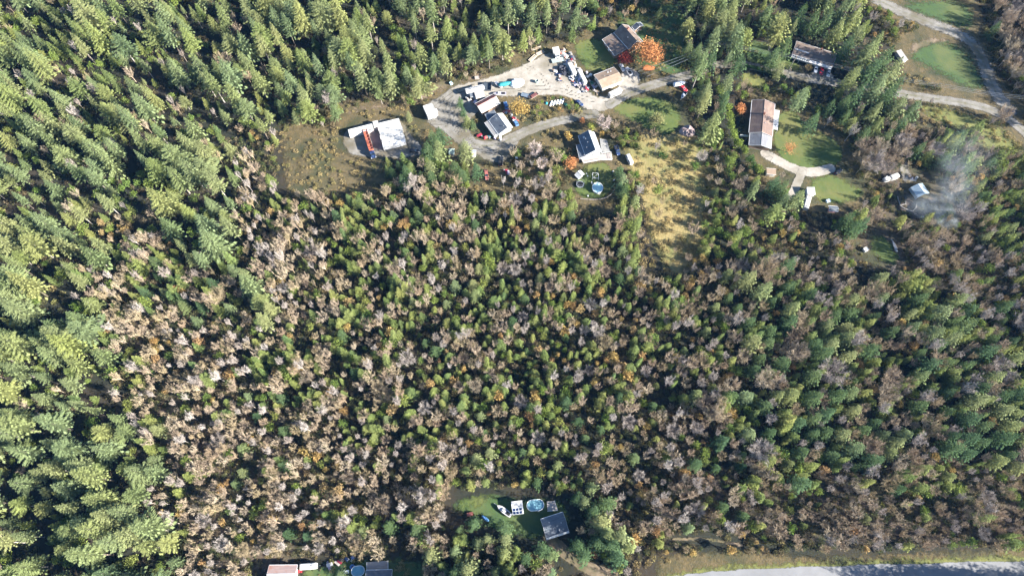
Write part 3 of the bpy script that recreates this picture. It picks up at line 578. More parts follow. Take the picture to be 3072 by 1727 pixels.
def car(label, center, front, m, kind='car', L=4.5, Wd=1.8, Hh=1.5, group=None, name=None):
    c, rz = placed(center, front); t = thing(name or 'parked_car', label, 'pickup truck' if kind == 'pickup' else kind, (c.x, c.y, .02), rz, group); keep_box(c, rz, L, Wd, Hh, 3)
    h = L/2; zb = .85 if kind != 'pickup' else .95
    b = MB(); b.loft([sec(-h, Wd*.85, .45, zb*.8, Wd*.8), sec(-h+.15, Wd*.97, .28, zb, Wd*.88), sec(-h*.3, Wd, .25, zb+.03, Wd*.92), sec(h*.4, Wd, .25, zb, Wd*.9), sec(h-.35, Wd*.95, .28, zb-.1, Wd*.82), sec(h, Wd*.8, .42, zb-.25, Wd*.7)])
    b.build('body', m, t, smooth=False)
    if kind == 'pickup':
        ca, cb = -L*.02, L*.27; bed = MB()
        for y in (-Wd*.45, Wd*.45): bed.box(((-h+ca)/2+.05, y, zb+.14), (ca+h-.2, .1, .3))
        bed.box((-h+.12, 0, zb+.14), (.1, Wd*.86, .3)); bed.build('bed_side', m, t)
        MB().box(((-h+ca)/2+.05, 0, zb+.05), (ca+h-.3, Wd*.8, .04)).build('bed_floor', m_dark, t)
    else: ca, cb = -L*.36, L*.2
    top = Hh; q = (cb-ca)
    def rs(x, z, w): return [(x, -w/2, zb-.02), (x, w/2, zb-.02), (x, w/2, z), (x, -w/2, z)]
    cab = MB(); cab.loft([[(ca, -Wd*.44, zb), (ca, Wd*.44, zb), (cb, Wd*.44, zb), (cb, -Wd*.44, zb)], [(ca+.35, -Wd*.38, top), (ca+.35, Wd*.38, top), (cb-.75, Wd*.38, top), (cb-.75, -Wd*.38, top)]]); cab.build('cabin', m, t)
    def pane(nm, pts):
        MB().add(pts, [(0, 1, 2, 3)]).build(nm, m_glass, t)
    e = .02
    pane('windshield', [(cb-.06+e, -Wd*.4, zb+.06), (cb-.06+e, Wd*.4, zb+.06), (cb-.68+e, Wd*.36, top-.06), (cb-.68+e, -Wd*.36, top-.06)])
    pane('rear_window', [(ca+.05-e, Wd*.4, zb+.08), (ca+.05-e, -Wd*.4, zb+.08), (ca+.30-e, -Wd*.36, top-.07), (ca+.30-e, Wd*.36, top-.07)])
    for s in (-1, 1): pane('side_window', [(ca+.25, s*(Wd*.435+e), zb+.08), (cb-.25, s*(Wd*.435+e), zb+.08), (cb-.78, s*(Wd*.385+e), top-.08), (ca+.45, s*(Wd*.385+e), top-.08)])
    wheels(t, (-h*.6, h*.62), Wd)
    for s in (-1, 1):
        MB().box((h-.12, s*Wd*.32, zb-.24), (.16, .3, .14)).build('headlight', m_lens, t); MB().box((-h+.04, s*Wd*.36, zb-.16), (.1, .22, .16)).build('tail_light', m_tail, t)
    return t
def rbox_secs(L, Wd, z0, z1, r=.25, nose=.5):
    out = []
    for x, k in ((-L/2, .9), (-L/2+.25, 1), (L/2-nose, 1), (L/2, .82)):
        w = Wd*k; zt = z1-(1-k)*1.2
        out.append([(x, -w/2, z0), (x, w/2, z0), (x, w/2, zt-r), (x, w/2-r, zt), (x, -w/2+r, zt), (x, -w/2, zt-r)])
    return out
def camper(label, center, front, L=6.0, Wd=2.3, Hh=2.8, m=None, name='camper_trailer', group=None, vents=2):
    c, rz = placed(center, front, Hh); t = thing(name, label, 'camper', (c.x, c.y, .02), rz, group); keep_box(c, rz, L, Wd, Hh, 3); m = m or m_metalw
    MB().loft(rbox_secs(L, Wd, .5, Hh)).build('body', m, t)
    for k in range(vents): MB().box((-L*.25+k*L*.45, .1, Hh+.05), (.55, .55, .14), taper=.8).build('roof_vent', m_steel if k else m_trim, t)
    for s in (-1, 1):
        for x in (-L*.28, L*.2): MB().box((x, s*(Wd/2+.01), 1.75), (1.0, .04, .6)).build('window', m_glass, t)
    MB().box((L*.02, -Wd/2-.02, 1.45), (.7, .05, 1.8)).build('door', m_trim, t)
    wheels(t, (-.45, .45), Wd, .32); MB().bar((L/2-.3, .35, .55), (L/2+1.0, 0, .55), .05, 4).bar((L/2-.3, -.35, .55), (L/2+1.0, 0, .55), .05, 4).build('hitch', m_steel, t)
    return t
def container(label, o, rz, L, Wd, Hh, m, group=None, z=0.0):
    t = thing('shipping_container', label, 'container', (o[0], o[1], z+.02), rz, group)
    if 'ctop' not in MATS: MATS['ctop'] = 1
    def corr(a, b, n, y, s):
        vs = []; k = 0
        for i in range(n+1):
            x = a+(b-a)*i/n; d = .04*(1 if i % 2 else 0)*s; vs += [(x, y-d, .15), (x, y-d, Hh-.12)]
        return vs, [(2*i, 2*i+2, 2*i+3, 2*i+1) for i in range(n)]
    w = MB()
    for s in (-1, 1): w.add(*corr(-L/2+.1, L/2-.1, 40, s*(Wd/2-.02), s))
    w.box((-L/2+.06, 0, Hh/2), (.06, Wd-.1, Hh-.25)); w.build('wall', m, t)
    r = MB(); n = 24
    vs = []
    for i in range(n+1):
        x = -L/2+.1+(L-.2)*i/n; z = Hh-.03-(.05 if i % 2 else 0); vs += [(x, -Wd/2+.08, z), (x, Wd/2-.08, z)]
    r.add(vs, [(2*i, 2*i+2, 2*i+3, 2*i+1) for i in range(n)]); r.build('roof', m, t)
    f = MB()
    for x in (-L/2+.06, L/2-.06):
        for y in (-Wd/2+.06, Wd/2-.06): f.box((x, y, Hh/2), (.14, .14, Hh))
        for z in (.08, Hh-.06): f.box((x, 0, z), (.12, Wd-.28, .12))
    for y in (-Wd/2+.06, Wd/2-.06):
        for z in (.08, Hh-.06): f.box((0, y, z), (L-.28, .1, .12))
    f.build('frame', m, t)
    for s in (-1, 1):
        d = MB().box((L/2-.02, s*Wd/4, Hh/2), (.06, Wd/2-.16, Hh-.3)).build('door', m, t); MB().bar((L/2+.05, s*.3, .3), (L/2+.05, s*.3, Hh-.3), .03, 5).build('locking_bar', m_steel, d)
    return t
def cont_px(label, p0, p1, p2, m, Hh=2.6, group=None):
    o, rz, L, Wd = frame3(p0, p1, p2, Hh); keep_box(o, rz, L, Wd, Hh); return container(label, o, rz, L, Wd, Hh, m, group)
# container yard
cont_px('white container lying across the back of the container pad', z1(290, 790), z1(600, 712), z1(588, 640), m_metalw)
o, rz, L, Wd = frame3(z1(722, 952), z1(1012, 880), z1(925, 570), 2.6); keep_box(o, rz, L, Wd, 2.7)
nC = 6; lab = ['lowest white container of the six in the side by side row, with a soiled roof', 'second white container from the bottom of the side by side row', 'third white container from the bottom of the side by side row', 'fourth white container from the bottom of the side by side row', 'white container second from the top of the side by side row', 'topmost white container of the side by side row']
for k in range(nC):
    y = -Wd/2+Wd*(k+.5)/nC; cs, sn = math.cos(rz), math.sin(rz); dx = (.0, .15, -.1, .2, 0, -.1)[k]
    container(lab[k], (o.x+dx*cs-y*sn, o.y+dx*sn+y*cs), rz, L, Wd/nC-.26, 2.6+(.0, .02, .0, .03, .0, .01)[k], mat('soiled_white_metal', (.74, .74, .73), (.44, .42, .40), rough=.5, scale=.5, stretch=(.4, 2, 1)) if k == 0 else m_metalw, 'white containers stored in a row')
cont_px('white container end standing left of the row of six', z1(605, 690), z1(668, 676), z1(655, 600), m_metalw)
def truck(label, box_px, cab_px, boxm, cabm, bh=3.4, name='box_truck', hood=True):
    o, rz, L, Wd = frame3(*box_px, bh); c = G(cab_px, 2.4).to_2d(); d = (c-o).dot(Vector((math.cos(rz), math.sin(rz))))
    if d < 0: rz += math.pi
    t = thing(name, label, 'truck', (o.x, o.y, .02), rz); keep_box(o, rz, L+4, Wd, bh)
    MB().box((0, 0, (bh+1.0)/2), (L, Wd, bh-1.0)).build('cargo_box', boxm, t)
    MB().box((.8, 0, .85), (L+3, .9, .24)).build('chassis', m_dark, t)
    x = L/2+.35
    cb = MB(); cb.loft([[(x, -1.1, .7), (x, 1.1, .7), (x, 1.05, 2.6), (x, -1.05, 2.6)], [(x+1.3, -1.1, .7), (x+1.3, 1.1, .7), (x+1.2, 1.0, 2.55), (x+1.2, -1.0, 2.55)], [(x+1.75, -1.1, .7), (x+1.75, 1.1, .7), (x+1.6, 1.0, 1.7), (x+1.6, -1.0, 1.7)]]); cb.build('cab', cabm, t)
    MB().add([(x+1.27, -.95, 2.5), (x+1.27, .95, 2.5), (x+1.68, .95, 1.75), (x+1.68, -.95, 1.75)], [(0, 1, 2, 3)]).build('windshield', m_glass, t)
    if hood: MB().loft([[(x+1.7, -.95, .7), (x+1.7, .95, .7), (x+1.7, .85, 1.65), (x+1.7, -.85, 1.65)], [(x+3.0, -.85, .7), (x+3.0, .85, .7), (x+3.0, .7, 1.4), (x+3.0, -.7, 1.4)]]).build('hood', cabm if hood is True else hood, t)
    for s in (-1, 1): MB().box((x+(3.05 if hood else 1.78), s*.7, 1.0), (.08, .3, .2)).build('headlight', m_lens, t)
    wheels(t, (-L/2+.9, -L/2+2.0, x+(2.2 if hood else .9)), Wd, .5)
    return t
truck('white box truck with red cab and pale hood, left of its twin trailer', (z1(1292, 556), z1(1352, 535), z1(1302, 392)), z1(1375, 640), m_metalw, p_maroon, hood=p_white)
cont_px('white box trailer parked alongside the white truck with the red cab', z1(1358, 533), z1(1416, 510), z1(1366, 372), m_metalw, 3.3)
# orange flatbed rig
o, rz, L, Wd = frame3(z1(460, 724), z1(540, 978), z1(594, 964), 2.9); keep_box(o, rz, L+3, Wd, 3)
if G(z1(570, 990), 1).y > o.y: rz += math.pi
if math.sin(rz) > 0: rz += math.pi
t = thing('tipper_trailer', 'rusty orange open trailer with cross ribs hitched to a dark truck', 'trailer', (o.x, o.y, .02), rz)
MB().box((0, 0, .95), (L, Wd*.8, .2)).build('chassis', m_dark, t); tb = MB()
for y in (-Wd/2, Wd/2): tb.box((0, y, 1.95), (L, .1, 1.9))
for x in (-L/2, L/2): tb.box((x, 0, 1.95), (.1, Wd-.1, 1.9))
tb.box((0, 0, 2.35), (L-.1, Wd-.1, .1)); tb.build('tub', p_orange, t)
for k in range(6): MB().box((-L/2+L*(k+.7)/6.4, 0, 2.86), (.14, Wd-.2, .12)).build('cross_rib', p_rust, t)
wheels(t, (-L/2+.9, -L/2+2.1, L/2-1), Wd, .5)
cs, sn = math.cos(rz), math.sin(rz)
tt = thing('truck_tractor', 'dark tractor unit with white fenders at the lower end of the orange trailer', 'truck', (o.x+cs*(L/2+1.6), o.y+sn*(L/2+1.6), .02), rz)
MB().loft([[(-.9, -1.1, .7), (-.9, 1.1, .7), (-.9, 1, 2.6), (-.9, -1, 2.6)], [(.5, -1.1, .7), (.5, 1.1, .7), (.4, 1, 2.5), (.4, -1, 2.5)], [(.9, -1.05, .7), (.9, 1.05, .7), (.8, .9, 1.6), (.8, -.9, 1.6)], [(2.0, -.8, .7), (2.0, .8, .7), (2.0, .7, 1.4), (2.0, -.7, 1.4)]]).build('cab', p_navy, tt)
for s in (-1, 1): MB().box((1.5, s*1.05, 1.0), (1.1, .3, .2)).build('fender', p_white, tt)
MB().add([(.47, -.9, 2.4), (.47, .9, 2.4), (.83, .85, 1.7), (.83, -.85, 1.7)], [(0, 1, 2, 3)]).build('windshield', m_glass, tt); wheels(tt, (-.6, 1.5), 2.2, .5)
# cars and pickups
car('black pickup parked in the shade below the lower driveway', z1(2225, 1115), z1(2245, 1000), p_black, 'pickup', 5.4, 1.95, 1.85, name='pickup_truck')
car('dark blue car on the gravel lane beside the vegetable garden', z2(1100, 885), z2(1160, 925), p_navy)
car('dark pickup with white cab and empty bed below the red maple', zC(1560, 560), zC(1500, 460), p_white, 'pickup', 5.2, 1.95, 1.8, name='pickup_truck')
car('silver car parked under the edge of the red maple', zC(1345, 440), zC(1410, 560), p_silver, L=4.6)
for lb, a, b, m in (('white car, left of the three parked by the wide brown house', z4(1485, 620), z4(1478, 670), p_white), ('red car, between two pale cars by the wide brown house', z4(1558, 650), z4(1550, 700), p_red), ('silver car, right of the three parked by the wide brown house', z4(1645, 672), z4(1640, 720), p_silver)): car(lb, a, b, m, group='cars in front of the wide brown house')
car('dark car in the shade right of the container pad', z1(1120, 985), z1(1180, 985), p_black)
car('dark navy car beside the patio of the white decked house', z3(1925, 470), z3(1945, 530), p_navy, 'pickup', 5.2, 1.9, 1.8, name='pickup_truck')
car('small dark car at the end of the curved driveway', z5(1560, 995), z5(1600, 960), p_black, L=4.2)
car('red car beside the white boat on the meadow edge', z2(2430, 700), z2(2470, 730), p_red)
car('pale blue car in the shade above the yellow tree', zA(1470, 800), zA(1440, 700), p_blue)
car('blue car at the lower end of the row behind the workshop', zA(1770, 1340), zA(1700, 1230), p_blue)
car('rusty red wreck at the edge of the leafy clearing', z1(2040, 1290), z1(2050, 1360), p_rust, L=5.2)
# campers and vans
camper('white camper van parked below the tan roofed bungalow', zC(1130, 1210), zC(1340, 1110), L=6.6, Wd=2.4, Hh=2.8, name='camper_van')
truck('white box truck at the top of the junk yard', (zB(650, 400), zB(600, 245), zB(780, 140)), zB(560, 420), m_metalw, p_white, bh=3.1, hood=False)
camper('long white caravan lying along the junk pile', zB(1240, 890), zB(1340, 1090), L=7.2, Wd=2.3, Hh=2.6, vents=1)
camper('long pale trailer on the right side of the junk pile', zB(1560, 1130), zB(1680, 1360), L=8.5, Wd=2.0, Hh=2.5, vents=1)
camper('white camper trailer half under trees below the curved driveway', z5(1165, 1385), z5(1185, 1310), L=6.5, Wd=2.2, Hh=2.7)
camper('small white trailer right of the house with the round pool', z3(2085, 575), z3(2125, 660), L=5.2, Wd=1.9, Hh=2.2, vents=1)
camper('white caravan beside the pink roofed barn at the bottom edge', z8(960, 590), z8(1080, 580), L=6.2, Wd=2.2, Hh=2.5)
camper('smaller grey white trailer beside the woodland track', z6(815, 405), z6(750, 420), L=3.0, Wd=2.0, Hh=2.0, vents=0)
camper('white trailer at the end of the woodland track', z6(912, 370), z6(980, 345), L=4.2, Wd=2.3, Hh=2.3, vents=1)
# boats
def boat(label, center, front, L, Wd, m, inner, Hh=1.3, cover=None, cabin=True, name='boat'):
    c, rz = placed(center, front, Hh); t = thing(name, label, 'boat', (c.x, c.y, .03), rz); keep_box(c, rz, L, Wd, Hh+.3, 3)
    prof = [(-.5, .80), (-.3, .95), (0, 1), (.25, .85), (.40, .5), (.5, .04)]
    h = MB(); h.loft([[(x*L, -w*Wd/2, Hh), (x*L, -w*Wd*.36, .45), (x*L, 0, .25+max(0, x-.2)*1.4), (x*L, w*Wd*.36, .45), (x*L, w*Wd/2, Hh)] for x, w in prof]); h.build('hull', m, t)
    if cover: 
        MB().loft([[(x*L, -w*Wd*.52, Hh-.1), (x*L, -w*Wd*.3, Hh+.35), (x*L, 0, Hh+.75-abs(x)*.8), (x*L, w*Wd*.3, Hh+.35), (x*L, w*Wd*.52, Hh-.1)] for x, w in prof]).build('cover', cover, t, smooth=True)
    else:
        MB().loft([[(x*L, -w*Wd*.40, Hh+.02), (x*L, w*Wd*.40, Hh+.02), (x*L, w*Wd*.40, Hh+.05), (x*L, -w*Wd*.40, Hh+.05)] for x, w in prof[:-1]]).build('deck', inner, t)
        if cabin:
            MB().loft([[(-.05*L, -Wd*.3, Hh), (-.05*L, Wd*.3, Hh), (.22*L, Wd*.25, Hh), (.22*L, -Wd*.25, Hh)], [(-.02*L, -Wd*.26, Hh+.6), (-.02*L, Wd*.26, Hh+.6), (.12*L, Wd*.2, Hh+.55), (.12*L, -Wd*.2, Hh+.55)]]).build('cabin', m, t)
            MB().box((-.28*L, 0, Hh+.1), (.25*L, Wd*.55, .2)).build('cockpit', m_dark, t)
    MB().bar((-.4*L, -.5, .35), (.75*L, 0, .45), .05, 4).bar((-.4*L, .5, .35), (.75*L, 0, .45), .05, 4).build('trailer_frame', m_steel, t); wheels(t, (-.15*L,), Wd*.9, .3)
    return t
boat('white speedboat on a trailer in the middle of the lower yard', zA(1270, 430), zA(1060, 430), 6.2, 2.2, m_metalw, mat('grey_purple_deck', (.28, .26, .32)))
boat('teal tarp covered boat beside the big white tarp', zA(1420, 120), zA(1620, 80), 6.2, 2.6, p_teal, p_teal, cover=p_teal)
boat('white dinghy with dark gear next to the teal covered boat', zA(1220, 130), zA(1120, 60), 4.6, 2.0, m_metalw, mat('slate_deck', (.15, .17, .22)), cabin=False)
boat('white oval boat cover beside the red car on the meadow edge', z2(2380, 640), z2(2455, 625), 6.0, 2.6, m_tarp, m_tarp, cover=m_tarp)
boat('white boat on a trailer pointing at the garden room', z7(912, 560), z7(820, 490), 6.4, 2.0, m_metalw, mat('pale_deck', (.5, .48, .5)))
boat('blue and white small boat below the red car', z2(2435, 785), z2(2400, 830), 4.2, 1.8, p_white, p_navy)
boat('silver canoe lying at the edge of the curved lawn', z6(905, 1275), z6(875, 1200), 5.2, 1.1, m_steel, m_steel, Hh=.6, cabin=False, name='canoe')
# big white tarp heap
def heap(name, label, cat, px, h, m, seed=0, group=None, amp=.25):
    rr = random.Random(seed); pts = [G(p, 0).to_2d() for p in px]; c = sum(pts, Vector((0, 0)))/len(pts); rim = smooth_loop(densify(pts, 1.2), 2); n = len(rim)
    t = MB(); vs = [];
    for f, z in ((1.0, 0), (.93, .35), (.72, .75), (.42, .95)):
        for p in rim: q = c+(p-c)*f*(1+rr.uniform(-.04, .04)); vs.append((q.x-c.x, q.y-c.y, h*z*(1+rr.uniform(-amp, amp))))
    vs.append((0, 0, h)); fs = [(k*n+i, k*n+(i+1) % n, (k+1)*n+(i+1) % n, (k+1)*n+i) for k in range(3) for i in range(n)]+[(3*n+i, 3*n+(i+1) % n, 4*n) for i in range(n)]
    t.add(vs, fs); o = t.build(name, m, loc=(c.x, c.y, .02), smooth=False); tag(o, label, cat, group); keep([(p.x, p.y, h*.5) for p in rim], 2); return o
heap('tarp_covered_pile', 'big white tarp over a pile beside the teal covered boat', 'tarp', [zA(1600, 40), zA(1760, -40), zA(2050, -20), zA(2080, 120), zA(1900, 260), zA(1680, 290), zA(1570, 180)], 2.0, m_tarp, 3, amp=.12)
heap('tarp_heap', 'blue and white plastic heap in the shade left of the clearing', 'tarp', [z7(585, 610), z7(640, 600), z7(700, 660), z7(760, 700), z7(720, 730), z7(650, 700)], 1.2, m_btarp, 4)
heap('soil_heap', 'dark scrap heap left of the white caravan in the junk yard', 'heap', [zB(760, 830), zB(900, 810), zB(1090, 870), zB(1140, 1060), zB(1100, 1190), zB(960, 1170), zB(790, 1110)], 1.6, mat('dark_scrap', (.05, .05, .06), (.015, .018, .03), scale=2, rough=.6), 5, amp=.5)
heap('brush_heap', 'grey brush heap on the meadow below the white boat', 'heap', [z2(2350, 1250), z2(2420, 1190), z2(2520, 1180), z2(2590, 1260), z2(2560, 1330), z2(2440, 1330)], 1.8, mat('grey_brush', (.34, .27, .26), (.14, .10, .10), scale=3), 6, amp=.5)
# flatbed trailers
def flatbed(label, center, front, L, Wd, m, load=None, side=.3, name='utility_trailer'):
    c, rz = placed(center, front, .8); t = thing(name, label, 'trailer', (c.x, c.y, .02), rz); keep_box(c, rz, L, Wd, 1.5, 3)
    MB().box((0, 0, .65), (L, Wd, .12)).build('bed', m, t); s = MB()
    for y in (-Wd/2, Wd/2): s.box((0, y, .71+side/2), (L, .06, side))
    for x in (-L/2, L/2): s.box((x, 0, .71+side/2), (.06, Wd-.06, side))
    s.build('side_board', m, t); wheels(t, (-.3, .5), Wd+.3, .3); MB().bar((L/2, .4, .6), (L/2+1.1, 0, .6), .05, 4).bar((L/2, -.4, .6), (L/2+1.1, 0, .6), .05, 4).build('hitch', m_steel, t)
    if load: MB().box((0, 0, 1.0), (L*.85, Wd*.8, .6), taper=.75).build('load', load, t)
    return t
flatbed('brown loaded utility trailer at the upper edge of the garden', zA(2350, 500), zA(2480, 420), 4.6, 2.0, m_wood, mat('maroon_load', (.13, .05, .05), scale=3))
flatbed('empty grey trailer left of the brown loaded trailer', zA(2100, 490), zA(2220, 520), 4.2, 2.2, mat('blue_grey_board', (.13, .17, .22)))
flatbed('grey green flat deck trailer above the dark scrap heap', zB(780, 640), zB(960, 600), 6.0, 2.4, mat('grey_green_deck', (.30, .35, .34)), side=.1)
flatbed('dark trailer left of the small teal crate in the lower yard', zA(875, 220), zA(880, 80), 4.6, 3.6, mat('dark_blue_board', (.05, .065, .085)), side=.8)
# pools and trampoline
m_water = mat('pool_water', (.20, .36, .40), (.13, .28, .34), rough=.06, scale=.8); m_liner = mat('pool_liner', (.45, .62, .66), rough=.5); m_milk = mat('pool_cover', (.42, .60, .60), (.28, .46, .48), rough=.35, scale=.5)
def pool(label, px0, px1, ry, h, water, wallm, z=None):
    a, b = G(px0, h), G(px1, h); c = (a+b)/2; rx = (b-a).length/2; rz = math.atan2(b.y-a.y, b.x-a.x)
    t = thing('swimming_pool', label, 'pool', (c.x, c.y, .02), rz); keep_box(c, rz, rx*2, ry*2, h, 4); n = 32
    def ring(k, z): return [(((rx-ry)*(1 if math.cos(an) > 0 else -1)*(abs(math.cos(an)) > .02)+ry*k*math.cos(an)), ry*k*math.sin(an), z) for an in [2*math.pi*i/n for i in range(n)]]
    MB().loft([ring(1, 0), ring(1, h), ring(.97, h), ring(.97, .05)], closed=True).build('wall', wallm, t)
    rm = MB(); A, B, Cc, D = ring(1.03, h+.01), ring(1.03, h+.07), ring(.93, h+.07), ring(.93, h+.01); rm.add(A+B+Cc+D, [(k*n+i, k*n+(i+1) % n, ((k+1) % 4)*n+(i+1) % n, ((k+1) % 4)*n+i) for k in range(4) for i in range(n)]); rm.build('rim', m_white, t)
    MB().add(ring(.96, h-.18), [tuple(range(n))]).build('water', water, t)
    ld = MB()
    for y in (-.25, .25): ld.bar((rx*.3+y, -ry*1.15, 0), (rx*.3+y, -ry*.98, h+.8), .04, 5)
    for k in range(4): ld.bar((rx*.3-.25, -ry*(1.14-.04*k), .3*k+.2), (rx*.3+.25, -ry*(1.14-.04*k), .3*k+.2), .03, 4)
    ld.build('ladder', m_white, t); return t
pool('round above ground pool with milky water on the lower lawn', z3(1604, 948), z3(1742, 948), 2.75, 1.25, m_milk, m_white)
pool('oval turquoise pool beside the dark slate roofed house', z7(1203, 500), z7(1425, 480), 2.05, 1.25, m_water, m_white)
pool('blue oval pool in deep shade near the bottom edge', z8(1518, 658), z8(1688, 640), 1.75, 1.1, m_water, m_liner)
def trampoline(label, center, r, h=.9, net=1.8):
    c = G(center, h); t = thing('trampoline', label, 'trampoline', (c.x, c.y, .02)); keep_box(c, 0, 2*r, 2*r, h+net, 2); n = 24
    rg = MB(); a = [(r*math.cos(2*math.pi*i/n), r*math.sin(2*math.pi*i/n), h) for i in range(n)]
    rg.add(a+[(x*.86, y*.86, h+.02) for x, y, z in a]+[(x, y, h-.08) for x, y, z in a], [(i, (i+1) % n, n+(i+1) % n, n+i) for i in range(n)]+[(2*n+i, 2*n+(i+1) % n, (i+1) % n, i) for i in range(n)]); rg.build('pad', mat('grey_blue_pad', (.34, .36, .40)), t)
    MB().add([(x*.86, y*.86, h-.02) for x, y, z in a], [tuple(range(n))]).build('mat', m_dark, t)
    for k in range(6):
        an = k*math.pi/3; x, y = r*math.cos(an), r*math.sin(an); MB().bar((x, y, 0), (x, y, h+net), .05, 5).build('pole', m_steel, t)
    tr = MB()
    for i in range(n): tr.bar((a[i][0], a[i][1], h+net), (a[(i+1) % n][0], a[(i+1) % n][1], h+net), .04, 4)
    tr.build('net_rim', m_steel, t); return t
trampoline('dark round trampoline left of the round pool', z3(1450, 905), 1.75)
def tank(label, center, r, h, m, name='water_tank'):
    c = G(center, h); t = thing(name, label, 'tank', (c.x, c.y, .02)); keep_box(c, 0, 2*r, 2*r, h, 2)
    MB().lathe((0, 0, 0), [(r, 0), (r, h*.3), (r*1.04, h*.32), (r, h*.34), (r, h*.66), (r*1.04, h*.68), (r, h*.7), (r, h), (r*.9, h+.02), (r*.9, h-.25), (.01, h-.25)], 20, cap=False).build('shell', m, t, smooth=False)
    MB().lathe((0, 0, 0), [(r*.3, h-.25), (r*.28, h-.12)], 12).build('lid', m_dark, t)
tank('round grey green tank standing alone in the gravel yard', zB(110, 1300), .85, 1.3, mat('grey_green_metal', (.34, .40, .36)))
tank('round green tank in the shade left of the tan bungalow', zC(380, 930), .8, 1.1, mat('moss_green_plastic', (.08, .2, .12)))
tank('round blue spa at the left end of the shaded blue pool', z8(1530, 598), .9, .8, p_blue, 'hot_tub')
# white frames, tables, small yard things
c = G(z3(1645, 800), 1.6); t = thing('pergola_frame', 'white square steel frame with a diagonal brace on the shaded lawn', 'frame', (c.x, c.y, .02)); f = MB(); s = 1.35
for x in (-s, s):
    for y in (-s, s): MB().bar((x, y, 0), (x, y, 1.9), .07, 5).build('leg', m_white, t)
for a, b in (((-s, -s), (s, -s)), ((s, -s), (s, s)), ((s, s), (-s, s)), ((-s, s), (-s, -s))): f.bar((*a, 1.92), (*b, 1.92), .08, 5)
f.build('top_rail', m_white, t); MB().bar((-s, -s, 1.92), (s, s, 1.92), .06, 5).build('diagonal_brace', m_white, t); keep_box(c, 0, 3, 3, 2)
def table(label, center, L, Wd, m, rz=0, h=.75, name='garden_table'):
    c = G(center, h); t = thing(name, label, 'table', (c.x, c.y, .03), rz); MB().box((0, 0, h), (L, Wd, .07)).build('tabletop', m, t); keep_box(c, rz, L, Wd, h, 2)
    for x in (-L*.42, L*.42):
        for y in (-Wd*.38, Wd*.38): MB().box((x, y, (h-.04)/2), (.08, .08, h-.05)).build('leg', m, t)
table('white table between the shaded pool and the caravan', z8(1450, 660), 2.2, 1.1, m_white, .1)
def chair(label, center, rz, m, group):
    c = G(center, .5); t = thing('garden_chair', label, 'chair', (c.x, c.y, .03), rz, group)
    MB().box((0, 0, .44), (.55, .55, .06)).build('seat', m, t); MB().box((-.26, 0, .75), (.06, .55, .6)).build('backrest', m, t)
    for x in (-.23, .23):
        for y in (-.23, .23): MB().box((x, y, .2), (.05, .05, .42)).build('leg', m, t)
for k, (a, b) in enumerate(((1545, 800), (1530, 770), (1870, 740), (1880, 850), (1550, 1055), (1600, 890))): chair(['white garden chair left of the white steel frame', 'white chair just above another on the shaded lawn', 'white chair by the right lawn edge below the deck', 'white chair right of the round pool', 'white chair by the curved fence below the pool', 'white chair at the upper left of the round pool'][k], z3(a, b), k*1.1, m_white, 'white chairs around the pool lawn')
def crate(name, label, center, d, m, rz=0, group=None, cat='crate', z=0.02):
    """slatted crate: posts, slats on four sides, floor"""
    c = G(center, d[2]); t = thing(name, label, cat, (c.x, c.y, z), rz, group); b = MB(); x, y, h = d[0]/2, d[1]/2, d[2]
    for sx in (-1, 1):
        for sy in (-1, 1): b.box((sx*(x-.04), sy*(y-.04), h/2), (.08, .08, h))
    b.build('corner_post', m, t); s = MB()
    for k in range(3):
        zz = h*(k+.5)/3
        for sy in (-1, 1): s.box((0, sy*y, zz), (d[0], .03, h/3-.05))
        for sx in (-1, 1): s.box((sx*x, 0, zz), (.03, d[1]-.04, h/3-.05))
    s.build('slat_side', m, t); MB().box((0, 0, h*.8), (d[0]-.1, d[1]-.1, .05)).build('lid', m, t); return t
crate('storage_box', 'teal box in front of the rusty roofed barn', zA(730, 560), (1.9, .9, .9), mat('teal_box', (.12, .45, .38)), .4, cat='box')
crate('storage_box', 'light blue box at the forest edge above the lower yard', z1(1588, 118), (1.3, 1.1, 1.2), mat('light_blue_box', (.42, .60, .68)), .7, cat='box')
crate('firewood_crate', 'pale wooden crate on the bracken bank at the forest edge', z1(1920, 50), (2.2, 1.4, .9), m_pwood, .1)
crate('dog_kennel', 'white hutch beside the dark pickup in the leafy clearing', z1(2425, 1075), (1.1, .9, .9), m_white, .2, cat='hutch')
crate('storage_box', 'pale box left of the tan bungalow roof edge', zC(340, 670), (1.2, 1.0, .9), m_white, -.5, cat='box')
crate('storage_box', 'teal box beside the dark workshop', z1(2075, 805), (1.5, 1.0, .8), mat('teal_box', (.12, .45, .38)), .3, cat='box')
crate('beehive_box', 'red wooden box at the shadow edge left of the clearing', z7(472, 605), (2.2, 1.2, .8), p_rust, .2, cat='box')
crate('storage_box', 'white box on the lawn strip below the curved canoe lawn', z6(540, 1305), (1.8, 1.6, 1.4), m_white, .5, cat='box')
crate('storage_box', 'blue white box at the lawn edge left of the shrubs', z6(60, 685), (1.8, 1.2, 1.0), mat('pale_blue_box', (.4, .5, .6)), .3, cat='box')
crate('storage_box', 'white box left of the burn pile', z6(1262, 890), (.9, .8, .9), m_white, .6, cat='box')
crate('storage_box', 'white box nearest to the burn pile', z6(1302, 922), (1.0, .9, .9), m_white, .4, cat='box')
crate('storage_box', 'red box between the pink barn and the caravan', z8(850, 655), (1.4, 1.0, .9), p_red, .2, cat='box')
flatbed('dark trailer with a flat bed beside the burn pile', z6(1200, 880), z6(1260, 910), 4.0, 1.8, mat('charcoal_board', (.05, .05, .055)), side=.35)
